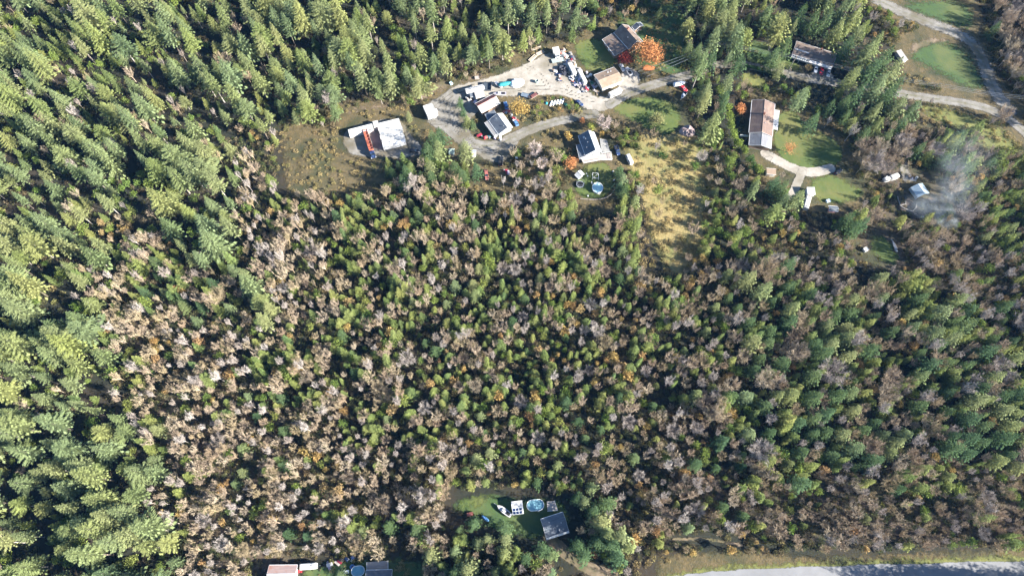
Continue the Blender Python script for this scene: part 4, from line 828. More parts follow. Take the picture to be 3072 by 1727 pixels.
# vegetable garden cold frames
for k in range(5):
    a = z2(735+k*38, 900-k*8); c = G(a, .4); t = thing('cold_frame', ['leftmost white cold frame of five in the garden', 'second white cold frame from the left in the garden', 'middle white cold frame of five in the garden', 'second white cold frame from the right in the garden', 'rightmost white cold frame of five in the garden'][k], 'cold frame', (c.x, c.y, .02), R(70), 'cold frames in the vegetable garden')
    MB().box((0, 0, .2), (3.2, .9, .4)).build('box', m_wood, t); MB().loft([[(x, -.45, .42), (x, 0, .7), (x, .45, .42), (x, .45, .45), (x, 0, .73), (x, -.45, .45)] for x in (-1.6, 1.6)]).build('cover', m_tarp, t)
heap('tarp_heap', 'teal tarp heap left of the white cold frames', 'tarp', [z2(640, 870), z2(700, 860), z2(720, 910), z2(660, 935)], .8, p_teal, 8); heap('tarp_heap', 'dark green tarp heap right of the white cold frames', 'tarp', [z2(880, 880), z2(940, 870), z2(960, 930), z2(900, 950)], .8, mat('green_tarp', (.03, .14, .10)), 9)
# log piles and log borders
m_log = mat('bare_log', (.40, .33, .26), (.27, .21, .17), rough=.9, scale=2, stretch=(.3, 3, 3)); m_bark = mat('tree_bark', (.19, .155, .12), (.12, .10, .08), rough=.95, scale=2.5); m_pbark = mat('pale_bark', (.36, .325, .28), (.25, .22, .19), rough=.95, scale=2)
def logs(name, label, cat, px, r=.22, step=4.0, stack=1, m=None, group=None):
    pts = [G(p) for p in px]; c = sum(pts, Vector((0, 0, 0)))/len(pts); t = thing(name, label, cat, (c.x, c.y, .02), 0, group); rr = random.Random(len(label))
    for i in range(len(pts)-1):
        a, b = pts[i]-c, pts[i+1]-c; k = max(1, round((b-a).length/step)); d = (b-a).normalized(); nn = Vector((-d.y, d.x, 0))
        for j in range(k):
            for s in range(stack):
                p = a.lerp(b, j/k)+nn*(s*r*2.1)+Vector((0, 0, r)); q = a.lerp(b, (j+.96)/k)+nn*(s*r*2.1+rr.uniform(-.2, .2))+Vector((0, 0, r))
                MB().bar(p, q, r*rr.uniform(.8, 1.1), 6, r*rr.uniform(.65, .9)).build('log', m or m_log, t)
    return t
logs('log_pile', 'long peeled logs along the upper left edge of the junk yard', 'logs', [z2(470, 370), z2(560, 290), z2(660, 240)], .3, 7, 3)
logs('log_pile', 'pale logs stacked behind the long log row', 'logs', [z2(490, 225), z2(620, 185)], .3, 9, 2)
logs('plank_pile', 'long weathered planks leaning along the top of the junk pile', 'planks', [zB(1120, 400), zB(1200, 560), zB(1290, 690)], .2, 9, 4, m_pwood)
logs('log_border', 'pale log border curving round the bare soil plots', 'log border', [z6(935, 640), z6(955, 700), z6(965, 755), z6(1040, 800), z6(1125, 832), z6(1165, 795), z6(1178, 735)], .28, 2.5, 1, m_pbark)
logs('log_border', 'short log border inside the upper soil plot', 'log border', [z6(1035, 690), z6(1045, 735), z6(975, 748)], .25, 2.5, 1, m_pbark)
logs('log_border', 'curved log edge beside the canoe on the shaded lawn', 'log border', [z6(850, 1185), z6(900, 1240), z6(930, 1310)], .25, 3, 1, m_pbark)
# curved fence below the round pool
fp = [G(p) for p in (z3(1450, 1098), z3(1560, 1108), z3(1640, 1110), z3(1710, 1104), z3(1790, 1082), z3(1850, 1035), z3(1885, 985))]; c = fp[3]
t = thing('wooden_fence', 'curved wooden rail fence round the lower end of the pool lawn', 'fence', (c.x, c.y, 0))
for i, p in enumerate(fp):
    q = p-c; MB().box((q.x, q.y, .55), (.14, .14, 1.1)).build('post', m_wood, t)
    if i < len(fp)-1:
        e = fp[i+1]-c
        for z in (.45, .9): MB().bar((q.x, q.y, z), (e.x, e.y, z), .07, 4).build('rail', m_pwood, t)
a, b = G(z5(292, 552)), G(z5(415, 562)); t = thing('white_fence', 'short white fence joining the hedge to the grey roofed garage', 'fence', ((a+b)/2), math.atan2(b.y-a.y, b.x-a.x)); L = (b-a).length
for k in range(5): MB().box((-L/2+L*k/4, 0, .8), (.12, .12, 1.6)).build('post', m_white, t)
for k in range(4): MB().box((-L/2+L*(k+.5)/4, 0, .85), (L/4-.14, .06, 1.4)).build('panel', m_white, t)
# junk pile: single scraps
JM = [m_metalw, p_rust, m_steel, m_wood, p_navy, m_pwood, m_white, p_maroon, m_conc, mat('lilac_plastic', (.45, .40, .52)), m_metalw, m_pwood]
jr = random.Random(5)
def scrap(kind, p, i, where):
    m = JM[jr.randrange(len(JM))]; rz = jr.uniform(0, 3.14); c = G(p, .4); mn = m.name.split('.')[0].replace('_', ' ')
    tone = {'white sheet metal': 'white', 'rusty red paint': 'rusty red', 'galvanised steel': 'grey steel', 'weathered wood': 'brown wooden', 'navy car paint': 'navy', 'pale deck wood': 'pale wooden', 'white paint': 'white', 'maroon paint': 'maroon', 'concrete': 'grey', 'lilac plastic': 'lilac'}.get(mn, 'pale')
    if kind == 0:
        t = thing('metal_sheet', f'{tone} bent sheet lying {where}', 'sheet', (c.x, c.y, jr.uniform(.1, 1.0)), rz, 'scrap sheets in the junk pile'); t.rotation_euler = (jr.uniform(-.3, .3), jr.uniform(-.3, .3), rz)
        a, b = jr.uniform(1.2, 2.6), jr.uniform(.7, 1.3); MB().loft([[(x, -b/2, z), (x, b/2, z), (x, b/2, z+.05), (x, -b/2, z+.05)] for x, z in ((-a/2, 0), (0, .12), (a/2, .02))]).build('sheet', m, t)
    elif kind == 1:
        t = thing('oil_drum', f'{tone} drum standing {where}', 'drum', (c.x, c.y, .02), rz, 'drums in the junk pile'); MB().lathe((0, 0, 0), [(.3, 0), (.3, .3), (.33, .32), (.3, .34), (.3, .6), (.33, .62), (.3, .64), (.3, .9), (.26, .9), (.26, .86)], 12).build('drum', m, t)
    elif kind == 2:
        t = thing('old_appliance', f'{tone} discarded appliance {where}', 'appliance', (c.x, c.y, .02), rz, 'appliances in the junk pile'); h = jr.uniform(.9, 1.7); MB().box((0, 0, h/2), (.8, .8, h), taper=.96).build('cabinet', m, t); MB().box((.42, 0, h/2), (.05, .7, h*.85)).build('door', m_trim, t)
    elif kind == 3:
        t = thing('old_tyre', f'old black tyre lying {where}', 'tyre', (c.x, c.y, jr.uniform(.15, .5)), rz, 'tyres in the junk pile'); q = MB(); n = 14
        ring = [[((.42+.14*math.cos(b))*math.cos(a), (.42+.14*math.cos(b))*math.sin(a), .12*math.sin(b)) for b in [2*math.pi*j/6 for j in range(6)]] for a in [2*math.pi*i/n for i in range(n)]]
        q.v = [v for r_ in ring for v in r_]; q.f = [(i*6+j, ((i+1) % n)*6+j, ((i+1) % n)*6+(j+1) % 6, i*6+(j+1) % 6) for i in range(n) for j in range(6)]; q.m = [0]*len(q.f); q.build('tread', m_dark, t)
    elif kind == 4:
        t = thing('lumber_bundle', f'{tone} boards heaped {where}', 'boards', (c.x, c.y, .05), rz, 'boards in the junk pile')
        for k in range(4): o = MB().box((jr.uniform(-.3, .3), k*.28-.4, .12+.1*(k % 2)), (jr.uniform(2, 3.6), .24, .09)).build('board', m, t); o.rotation_euler = (0, 0, jr.uniform(-.15, .15))
    else: crate('scrap_crate', f'{tone} open crate {where}', p, (jr.uniform(.9, 1.6), jr.uniform(.7, 1.1), jr.uniform(.6, 1.2)), m, rz, 'crates in the junk pile')
WH = ['near the top of the junk pile', 'beside the white caravan in the junk pile', 'in the middle of the junk pile', 'towards the lower end of the junk pile', 'at the lower tip of the junk pile']
n = 0
for i in range(130):
    f = jr.random(); wdt = .5-abs(f-.5)*.4
    a = Vector(zB(960, 300)).lerp(Vector(zB(1640, 1680)), f); off = Vector((1.0, -.45))*jr.uniform(-26, 22)*wdt*1.6
    p = (a.x+off.x, a.y+off.y); q = zB(1240, 890); q2 = zB(1560, 1130)
    scrap(jr.choice((0, 0, 0, 1, 2, 3, 4, 4, 5)), p, i, WH[min(4, int(f*5))])
for nm, pts, cnt, wh in (('a', [zA(1500, 950), zA(1800, 1330)], 16, 'in the row between the workshop and the yellow tree'), ('b', [zA(150, 600), zA(500, 700)], 9, 'left of the rusty roofed barn'), ('c', [zC(180, 560), zC(560, 1250)], 14, 'between the junk pile and the tan bungalow'), ('d', [z6(1080, 370), z6(1180, 420)], 9, 'above the glass greenhouse'), ('e', [z8(1100, 600), z8(1570, 480)], 14, 'along the hedge of the bottom edge yard'), ('f', [z1(1960, 800), z1(2280, 870)], 12, 'below the slate roofed workshop'), ('g', [zB(640, 900), zB(900, 1300)], 12, 'left of the dark scrap heap'), ('h', [z1(2250, 1230), z1(2350, 1290)], 5, 'in the leafy clearing by the red wreck')):
    for i in range(cnt):
        a = Vector(pts[0]).lerp(Vector(pts[1]), (i+.5)/cnt); scrap(jr.choice((0, 0, 1, 2, 3, 4, 5)), (a.x+jr.uniform(-5, 5), a.y+jr.uniform(-4, 4)), i, wh)
# utility poles and cables
def pole(label, base, h=9.5, stay=None):
    b = G(base); t = thing('utility_pole', label, 'utility pole', (b.x, b.y, 0)); MB().bar((0, 0, 0), (0, 0, h), .16, 8, .11).build('pole', m_pbark, t); MB().box((0, 0, h-.6), (.12, 2.2, .14)).build('crossarm', m_wood, t)
    ins = MB()
    for y in (-.95, 0, .95): ins.lathe((0, y, h-.52), [(.06, 0), (.07, .12), (.04, .2)], 6)
    ins.build('insulator', m_dark, t)
    if stay: e = G(stay)-b; MB().bar((0, 0, h-1.2), (e.x, e.y, 0), .03, 4).build('stay_wire', m_steel, t)
    keep([b, (b.x, b.y, h)], 2); return b, h
b1, h1 = pole('utility pole with a slanted stay beside the lane below the wide brown house', z4(1135, 640), 10, z4(1105, 640)); b2, h2 = pole('utility pole at the hedge end beside the lane', z4(1078, 782), 9)
def cable(label, a, b, sag, r=.03):
    a = Vector(a); b = Vector(b); m = MB(); k = 12; pts = [a.lerp(b, i/k)-Vector((0, 0, sag*4*(i/k)*(1-i/k))) for i in range(k+1)]
    for i in range(k): m.bar(pts[i]-a, pts[i+1]-a, r, 4)
    o = m.build('power_cable', m_steel, loc=a); tag(o, label, 'cable', 'overhead power cables')
s0 = G((1915, 222), 5.5); s1 = G((2160, 128), 9)
for k, nmk in enumerate(('upper', 'middle', 'lower')):
    d = Vector((0, (1-k)*.95, 0)); cable(f'{nmk} of three cables from the tan bungalow across the leafy drive', s0+d*1.6+Vector((2*k, 0, 0)), s1+d, .8, .045)
    cable(f'{nmk} of three cables left of the pole with the stay', s1+d, b1+Vector((0, 0, h1-.4))+d, .8, .035)
    cable(f'{nmk} of three cables right of the pole with the stay', b1+Vector((0, 0, h1-.4))+d, G((2860, 262), 9)+d, 1.5, .035)
    cable(f'{nmk} of three cables over the paddock at the right edge', G((2860, 262), 9)+d, G((3120, 296), 9)+d, 1.0, .035)
# burn pile and smoke
fc = G(z6(1570, 950)); t = thing('burn_pile', 'smouldering pile of blackened branches under the smoke', 'burn pile', (fc.x, fc.y, .1)); rr = random.Random(3); m_char = mat('charred_wood', (.03, .027, .025), (.015, .014, .013), rough=.9)
for k in range(16):
    a = rr.uniform(0, 6.28); l = rr.uniform(1, 2.2); MB().bar((math.cos(a)*l, math.sin(a)*l, .1), (-math.cos(a)*l*.3, -math.sin(a)*l*.3, rr.uniform(.5, 1.1)), .12, 5, .07).build('branch', m_char, t)
def smoke_mat(name, dens, seed, col=(.80, .91, 1.0)):
    m = bpy.data.materials.new(name); m.use_nodes = True; nt = m.node_tree; L = nt.links; nt.nodes.remove(nt.nodes['Principled BSDF'])
    v = _n(nt, 'ShaderNodeVolumePrincipled'); v.inputs['Color'].default_value = (*col, 1); v.inputs['Anisotropy'].default_value = .2
    tc = _n(nt, 'ShaderNodeTexCoord'); ln = _n(nt, 'ShaderNodeVectorMath', operation='LENGTH'); L.new(tc.outputs['Object'], ln.inputs[0])
    fo = _n(nt, 'ShaderNodeMapRange'); fo.inputs[1].default_value = 1.0; fo.inputs[2].default_value = .25; fo.inputs[3].default_value = 0; fo.inputs[4].default_value = 1; L.new(ln.outputs['Value'], fo.inputs[0])
    g = _n(nt, 'ShaderNodeNewGeometry'); nz = _n(nt, 'ShaderNodeTexNoise'); nz.inputs['Scale'].default_value = .26; nz.inputs['Detail'].default_value = 7; nz.inputs['Roughness'].default_value = .6
    mp = _n(nt, 'ShaderNodeMapping'); mp.inputs['Location'].default_value = (seed, seed*2, 0); mp.inputs['Scale'].default_value = (1, .6, .7); L.new(g.outputs['Position'], mp.inputs[0]); L.new(mp.outputs[0], nz.inputs['Vector'])
    th = _n(nt, 'ShaderNodeMapRange'); th.inputs[1].default_value = .38; th.inputs[2].default_value = .78; L.new(nz.outputs[0], th.inputs[0])
    a = _n(nt, 'ShaderNodeMath', operation='MULTIPLY'); L.new(fo.outputs[0], a.inputs[0]); L.new(th.outputs[0], a.inputs[1])
    b = _n(nt, 'ShaderNodeMath', operation='MULTIPLY'); L.new(a.outputs[0], b.inputs[0]); b.inputs[1].default_value = dens; L.new(b.outputs[0], v.inputs['Density'])
    L.new(v.outputs[0], nt.nodes['Material Output'].inputs['Volume']); return m
for k, (px, hz, sc, dn) in enumerate(((z6(1570, 900), 3, (6, 7, 3.5), .26), (z6(1440, 800), 4, (12, 9, 4), .10), (z6(1280, 740), 4, (10, 7, 4), .06), (z6(1640, 640), 7, (10, 12, 5), .06), (z6(1700, 400), 14, (11, 15, 7), .03), (z6(1830, 120), 22, (16, 18, 9), .013))):
    bm = bmesh.new(); bmesh.ops.create_icosphere(bm, subdivisions=3, radius=1); me = bpy.data.meshes.new('smoke'); bm.to_mesh(me); bm.free(); o = link(bpy.data.objects.new('smoke', me)); c = G(px, hz); o.location = c; o.scale = sc
    me.materials.append(smoke_mat('smoke_puff', dn, k*3.1)); o['kind'] = 'stuff'
# ------------------------------------------------------------------ thin blue haze volume, added to turn the shadows navy
hz = MB().box((0, 90, 140), (1560, 1560, 282)).build('haze', bpy.data.materials.new('shadow_tint_haze')); hz['kind'] = 'stuff'
hm = hz.data.materials[0]; hm.use_nodes = True; hm.node_tree.nodes.remove(hm.node_tree.nodes['Principled BSDF'])
hv = hm.node_tree.nodes.new('ShaderNodeVolumePrincipled'); hv.inputs['Color'].default_value = (.16, .45, 1, 1); hv.inputs['Density'].default_value = .000026
hm.node_tree.links.new(hv.outputs[0], hm.node_tree.nodes['Material Output'].inputs['Volume'])
# ------------------------------------------------------------------ trees: leaf and twig geometry
class QB:
    def __init__(s): s.q = []; s.t = []
    def kite(s, p, tip, side, w, tone):
        m = p+(tip-p)*.55; s.q.append((p, m+side*w, tip, m-side*w)); s.t.append(tone)
    def strip(s, a, b, w0, w1, tone, up=None):
        d = b-a; l = np.linalg.norm(d)
        if l < 1e-6: return
        d = d/l; u = rng.normal(size=3) if up is None else up
        n = np.cross(d, u); n /= (np.linalg.norm(n)+1e-9); s.q.append((a-n*w0, a+n*w0, b+n*w1, b-n*w1)); s.t.append(tone)
    def cross(s, a, b, w0, w1, tone):
        d = b-a; d = d/(np.linalg.norm(d)+1e-9); u = np.array([.3, .2, 1.0]) if abs(d[2]) < .9 else np.array([1.0, .1, 0])
        s.strip(a, b, w0, w1, tone, u); n = np.cross(d, u); s.strip(a, b, w0, w1, tone, n)
    def mesh(s, name, m):
        q = np.array(s.q, dtype=np.float32); n = len(q); me = bpy.data.meshes.new(name)
        me.vertices.add(n*4); me.vertices.foreach_set('co', q.reshape(-1))
        me.loops.add(n*4); me.loops.foreach_set('vertex_index', np.arange(n*4, dtype=np.int32))
        me.polygons.add(n); me.polygons.foreach_set('loop_start', np.arange(0, n*4, 4, dtype=np.int32)); me.polygons.foreach_set('loop_total', np.full(n, 4, dtype=np.int32))
        a = me.attributes.new('tone', 'FLOAT', 'FACE'); a.data.foreach_set('value', np.clip(np.array(s.t, dtype=np.float32), 0, 1))
        me.materials.append(m); me.update(calc_edges=True); return me
A3 = lambda *v: np.array(v, float)
def trunk_mesh(name, h, r, m, lean=(0, 0), n=7):
    b = MB(); secs = []
    for f in (0, .04, .35, .7, 1.0):
        rr = r*(1.35 if f == 0 else 1-.9*f); x, y = lean[0]*f*f*h, lean[1]*f*f*h
        secs.append([(x+rr*math.cos(2*math.pi*i/n), y+rr*math.sin(2*math.pi*i/n), h*f) for i in range(n)])
    b.loft(secs); me = bpy.data.meshes.new(name); me.from_pydata(b.v, [], b.f); me.materials.append(m); me.update(); return me
def conifer_q(h, Rm, base, whorl=.85, per=6, nodes=5, droop=.35, pw=.85, spray=.62, dead=0, irreg=.25):
    q = QB(); z = base*h; off = rng.uniform(0, 6.28); lean = rng.normal(size=16)*irreg
    while z < h-.25:
        t = (z-base*h)/(h-base*h); prof = Rm*(1-t)**pw*(min(1, .55+t*4))
        step = whorl*(1-.45*t)*rng.uniform(.75, 1.25)
        for k in range(per if t < .85 else max(3, per-2)):
            off += 2.4; a = off+rng.uniform(-.3, .3); sec = int((a % 6.283)/6.283*8)
            L = prof*rng.uniform(.72, 1.12)*(1+lean[sec % 16]*.5)+.15; L = max(L, .2)
            d = A3(math.cos(a), math.sin(a), 0); s = A3(-math.sin(a), math.cos(a), 0); up = .35*t-.08
            zz = z+rng.uniform(-.3, .3)*whorl; nn = max(2, int(round(nodes*min(1, L/Rm+.25)))); tb = rng.uniform(.3, .7)
            for j in range(nn):
                f = (j+.6)/nn; p = d*L*f*.92+A3(0, 0, zz+L*(up*f-droop*f*f)); w = spray*L*(.34+.2*(1-f))*(1-.45*f)+.12
                tn = tb+.25*(f-.5)+rng.uniform(-.15, .15)
                for sg in (-1, 1):
                    tip = p+s*sg*w*rng.uniform(.8, 1.15)+d*w*rng.uniform(.55, .9)+A3(0, 0, -w*rng.uniform(.15, .55)); q.kite(p-d*w*.15, tip, d*.8+A3(0, 0, .25), w*.21, tn)
            pe = d*L*.8+A3(0, 0, zz+L*(up*.8-droop*.64)); q.kite(pe, d*L*1.05+A3(0, 0, zz+L*(up-droop*1.0)), s, L*.07+.08, tb+.3)
        z += step
    for k in range(4):
        a = k*1.6; q.kite(A3(0, 0, h-.9), A3(.12*math.cos(a), .12*math.sin(a), h+.25), A3(-math.sin(a), math.cos(a), 0), .18, .8)
    return q
def bare_q(h, Rm, forks=9, sub=6, twig=5, base=.3, spread=.9, tw=.035, flat=.8):
    q = QB(); q.cross(A3(0, 0, 0), A3(0, 0, h*base), .06+h*.006, .05+h*.004, .8)
    for i in range(forks):
        a = i*2.4+rng.uniform(-.4, .4); z0 = h*(base+(flat-base)*.6*i/forks*rng.uniform(.6, 1.1)); e = rng.uniform(.35, 1)**.7*spread
        tip = A3(math.cos(a)*Rm*e, math.sin(a)*Rm*e, h*rng.uniform(.82, 1.0)-.28*h*e*e); p0 = A3(0, 0, z0); mid = p0*.5+tip*.5+A3(math.cos(a)*Rm*.12, math.sin(a)*Rm*.12, -h*.02)
        tn = rng.uniform(.45, .85); q.cross(p0, mid, .03+h*.0045, .02+h*.003, tn+.2); q.cross(mid, tip, .02+h*.003, .015, tn+.15)
        for j in range(sub):
            f = .25+.75*(j+rng.uniform(0, 1))/sub; b0 = p0+(mid-p0)*f*2 if f < .5 else mid+(tip-mid)*(f*2-1)
            dr = (tip-p0); dr /= np.linalg.norm(dr)+1e-9; dr = dr*.8+rng.normal(size=3)*.55; dr[2] += .35; dr /= np.linalg.norm(dr); l2 = Rm*.38*rng.uniform(.6, 1.2)*(1.15-.5*f)
            b1 = b0+dr*l2; q.strip(b0, b1, tw*1.2, tw*.6, tn-.1)
            for k in range(twig):
                c0 = b0+(b1-b0)*rng.uniform(.25, 1); dd = dr*.7+rng.normal(size=3)*.55; dd[2] += .25; dd /= np.linalg.norm(dd); q.strip(c0, c0+dd*l2*rng.uniform(.45, .85), tw*.7, tw*.3, tn+rng.uniform(-.5, .05))
    return q
def leafy_q(h, Rm, n=380, base=.25, size=.42, lobes=7, flat=.9, stems=True):
    q = QB(); cs = []
    for i in range(lobes):
        a = i*2.4+rng.uniform(-.5, .5); e = rng.uniform(.2, .62) if i else 0; cs.append((A3(math.cos(a)*Rm*e, math.sin(a)*Rm*e, h*(base+(1-base)*(.62+rng.uniform(-.12, .14)-.25*e))), Rm*rng.uniform(.36, .56), rng.uniform(.25, .75)))
    if stems:
        q.cross(A3(0, 0, 0), A3(0, 0, h*.5), .12, .08, .1)
        for c, r_, tn in cs: q.cross(A3(0, 0, h*.25), c, .06, .03, .1)
    for i in range(n):
        c, r_, tn = cs[rng.integers(len(cs))]; d = rng.normal(size=3); d /= np.linalg.norm(d); p = c+d*r_*rng.uniform(.45, 1.08)*A3(1, 1, flat)
        if p[2] < h*.06: p[2] = h*.06+rng.uniform(0, .2)
        u = rng.normal(size=3); u /= np.linalg.norm(u); dd = d*.5+rng.normal(size=3)*.6; dd /= np.linalg.norm(dd); s = size*rng.uniform(.6, 1.3); sd = np.cross(dd, u); sd /= np.linalg.norm(sd)+1e-9
        q.kite(p, p+dd*s, sd, s*.38, tn+rng.uniform(-.3, .3))
    return q
def shrub_q(h, Rm, n=150, size=.38, twigs=0):
    q = QB()
    for i in range(n):
        a = rng.uniform(0, 6.28); r_ = Rm*math.sqrt(rng.uniform(0, 1)); lump = .75+.35*math.sin(a*3+r_*4); z = h*lump*math.sqrt(max(.03, 1-(r_/Rm)**2))*rng.uniform(.55, 1.0)
        p = A3(math.cos(a)*r_, math.sin(a)*r_, z); dd = rng.normal(size=3)*.7+A3(0, 0, .5); dd /= np.linalg.norm(dd); u = rng.normal(size=3); sd = np.cross(dd, u); sd /= np.linalg.norm(sd)+1e-9; s = size*rng.uniform(.6, 1.3); q.kite(p, p+dd*s, sd, s*.36, .5+.35*math.sin(a*2+i*.01)+rng.uniform(-.25, .25))
    for i in range(twigs):
        a = rng.uniform(0, 6.28); e = rng.uniform(.3, 1); q.strip(A3(0, 0, 0), A3(math.cos(a)*Rm*e, math.sin(a)*Rm*e, h*rng.uniform(.7, 1.25)), .03, .012, .6)
    return q
f_fir = foliage('fir_needles', [(0.108, 0.144, 0.063), (0.171, 0.191, 0.074), (0.131, 0.170, 0.083), (0.188, 0.196, 0.083), (0.091, 0.129, 0.063)])
f_fir2 = foliage('cedar_fronds', [(0.187, 0.209, 0.067), (0.154, 0.189, 0.065), (0.209, 0.214, 0.081), (0.132, 0.168, 0.062)])
f_dfir = foliage('dark_fir_needles', [(0.052, 0.088, 0.040), (0.076, 0.112, 0.046), (0.059, 0.100, 0.049), (0.092, 0.125, 0.052)])
f_young = foliage('young_conifer_needles', [(0.102, 0.142, 0.046), (0.168, 0.189, 0.057), (0.120, 0.163, 0.057), (0.198, 0.205, 0.067), (0.096, 0.142, 0.055)])
f_bare = foliage('bare_twigs', [(0.329, 0.246, 0.171), (0.305, 0.246, 0.149), (0.378, 0.300, 0.220), (0.287, 0.222, 0.160), (0.403, 0.336, 0.248), (0.317, 0.252, 0.154)], trans=0, tone_lo=.6, tone_hi=1.4)
f_baregrey = foliage('grey_twigs', [(0.370, 0.319, 0.286), (0.302, 0.263, 0.232), (0.414, 0.370, 0.335), (0.291, 0.241, 0.205)], trans=0, tone_lo=.6, tone_hi=1.4)
f_aut = foliage('autumn_leaves', [(.36, .24, .09), (.36, .27, .10), (.30, .18, .09), (.33, .25, .12), (.34, .21, .08)])
f_green = foliage('green_leaves', [(.10, .16, .035), (.17, .21, .05), (.13, .19, .05), (.20, .21, .06)])
f_olive = foliage('olive_scrub', [(.20, .18, .075), (.27, .215, .10), (.16, .165, .06), (.24, .17, .085)])
f_tan = foliage('dry_brush', [(0.333, 0.259, 0.126), (0.299, 0.231, 0.105), (0.368, 0.286, 0.147), (0.276, 0.231, 0.089)])
f_under = foliage('undergrowth_leaves', [(.05, .075, .03), (.11, .105, .045), (.065, .09, .035), (.14, .105, .06), (.17, .14, .085), (.08, .10, .04)])
V = {}   # kind -> list of (mesh, trunk mesh or None, height, radius)
def addv(kind, q, h, r_, m, tr=None, trm=None): V.setdefault(kind, []).append((q.mesh('crown' if tr else kind, m), trunk_mesh('trunk', h*.8, tr, trm or m_bark) if tr else None, h, r_))
for i in range(10):
    h = rng.uniform(19, 25) if i < 7 else rng.uniform(22, 26); r_ = rng.uniform(4.8, 6.4) if i < 7 else rng.uniform(3.4, 4.2); b = rng.uniform(.2, .36) if i < 7 else rng.uniform(.3, .42)
    addv('fir_tree', conifer_q(h, r_, b, whorl=.9, per=7, nodes=7, droop=rng.uniform(.15, .45), pw=rng.uniform(.6, .95), irreg=.55), h, r_, f_fir if i % 5 else f_fir2, .26, m_bark if i % 2 else m_pbark)
for i in range(7):
    h = rng.uniform(12, 17); r_ = rng.uniform(3.2, 4.4); addv('spruce_tree', conifer_q(h, r_, .1, whorl=.75, per=6, nodes=5, droop=rng.uniform(.15, .4), pw=.85, irreg=.4), h, r_, f_dfir if i % 3 else f_fir, .2)
for i in range(10):
    h = rng.uniform(7, 11); r_ = rng.uniform(1.6, 2.7); addv('young_conifer', conifer_q(h, r_, .05, whorl=.58, per=6, nodes=5, droop=.2, pw=rng.uniform(.65, 1.0), spray=.8, irreg=.7), h, r_, f_young)
for i in range(12):
    h = rng.uniform(8, 12); r_ = rng.uniform(1.9, 2.9); addv('bare_tree', bare_q(h, r_, 12, 9, 10, base=.3, tw=.032, spread=.9 if i % 2 else .6), h, r_, f_bare if i % 4 else f_baregrey)
for i in range(6):
    h = rng.uniform(9, 13); r_ = rng.uniform(3.8, 5.2); addv('bare_maple', bare_q(h, r_, 20, 12, 11, base=.25, tw=.035, flat=.7), h, r_, f_baregrey if i % 2 else f_bare)
for i in range(7):
    h = rng.uniform(5, 8); r_ = rng.uniform(1.5, 2.6); addv('autumn_tree', leafy_q(h, r_, 420, size=.42), h, r_, f_aut)
for i in range(6):
    h = rng.uniform(5, 8); r_ = rng.uniform(1.7, 2.9); addv('leafy_tree', leafy_q(h, r_, 460, size=.42), h, r_, f_green)
for i in range(6):
    h = rng.uniform(1.2, 2.2); r_ = rng.uniform(1.2, 1.9); addv('olive_shrub', shrub_q(h, r_, 150, twigs=8), h, r_, f_olive)
for i in range(5):
    h = rng.uniform(.7, 1.3); r_ = rng.uniform(1.0, 1.7); addv('dry_shrub', shrub_q(h, r_, 130, .36, 10), h, r_, f_tan)
for i in range(5):
    h = rng.uniform(.9, 2.4); r_ = rng.uniform(1.0, 1.7); addv('undergrowth', shrub_q(h, r_, 110, .36, 6), h, r_, f_under)
# ------------------------------------------------------------------ where the trees stand
ROWS = """9F1f18F3s1.9F1s3.3B|9F1f18F4.5F2.2F2s2.3B|25F7.1B2F1.1F2.2F4.3B|21F2s1F8.3F1.1F2.1.2F4.2B|18F2s12.1s2F2s1F1.2F2F1s1.3B|14F2s1.11.1b3.1s2F2.1.1F2F1F1d2.1.2B|11F2s3.12.2k1y1y1s1k5.1d3B3d1.1.|11F1b1s5.1g2g1g1.1.1b1b1k3.2y1y1s1k4.1.2B1b4d1b|11F1b1s5.1g3g1y1y1b1b1k2.1k2y1y1s1s1F1F3.2s2.2d2g|9F2C1b4m8m1b2g2.1g3y1s2s1F1.2.1s1s2.1s1d2g|4F2m2C3C2b3b14m3y2k2s1g1.2d1.1d3s2g|3F2F3b2C1C5b14m3y2k3s2b2.4b2g|3F1C2b2g1g2d1C4b14m2y2o1d2D3b1.2s3b2b|2F1f1C2b2g3d1C4b16m2o1d3D2b4d4b|4C1g1g2b3d2C3b16m2m3d3D3d3D2d|4C1s4b2b1m2m2m16m3m5D2d4D2d|4C1C4b3m4m16m3m6D3d4D|5C4b3m4m16m3m5D3d5D|6C5b2m3m16m3d6D3d4D|6C6b1g3b14m3b3d5D3d4D|6C1C6b1d2b14m3b3d4D4d4D|7C7b2b5b6g3b3b2g3d3D3d4D|7C9b5b1s6g2b4b2d3D4d5b|7C9b5b6.1s5b1g2d10b2b|8C8b3d2d6.2b4b2g1d12b|8C5b2g1b5b5D1.1D2b3s1.3s7b4k|8C4b2.6.2D3D1b1.3s18."""
ZG = []
for row in ROWS.split('|'):
    s = ''; num = ''
    for ch in row:
        if ch.isdigit(): num += ch
        else: s += ch*int(num); num = ''
    s = (s+s[-1]*48)[:48]; ZG.append(s)
ZG[0] = ZG[0]
def zone(px, py):
    i = int(px//64); j = int(py//64)
    if j >= 27 and i >= 30: return '.' if j < 28 else ('F' if i >= 46 else 'b')
    return ZG[min(max(j, 0), 26)][min(max(i, 0), 47)]
TREES = []      # (kind, variant, x, y, scale, rot)
def kept(px, py):
    i = int(px/4+16); j = int(py/4+16); return 0 <= i < KW and 0 <= j < KH and KEEP[j, i]
def ok(x, y, h, r_, strict=True):
    for fz in (0, .5, 1.0):
        u, v = P((x, y, h*fz)); rp = r_*FPX/CAM_H*.55
        if fz == 0: rp *= .4
        for du, dv in ((0, 0), (rp, 0), (-rp, 0), (0, rp), (0, -rp)):
            if kept(u+du, v+dv): return False
    return True
OPEN = np.zeros((KH, KW), bool)
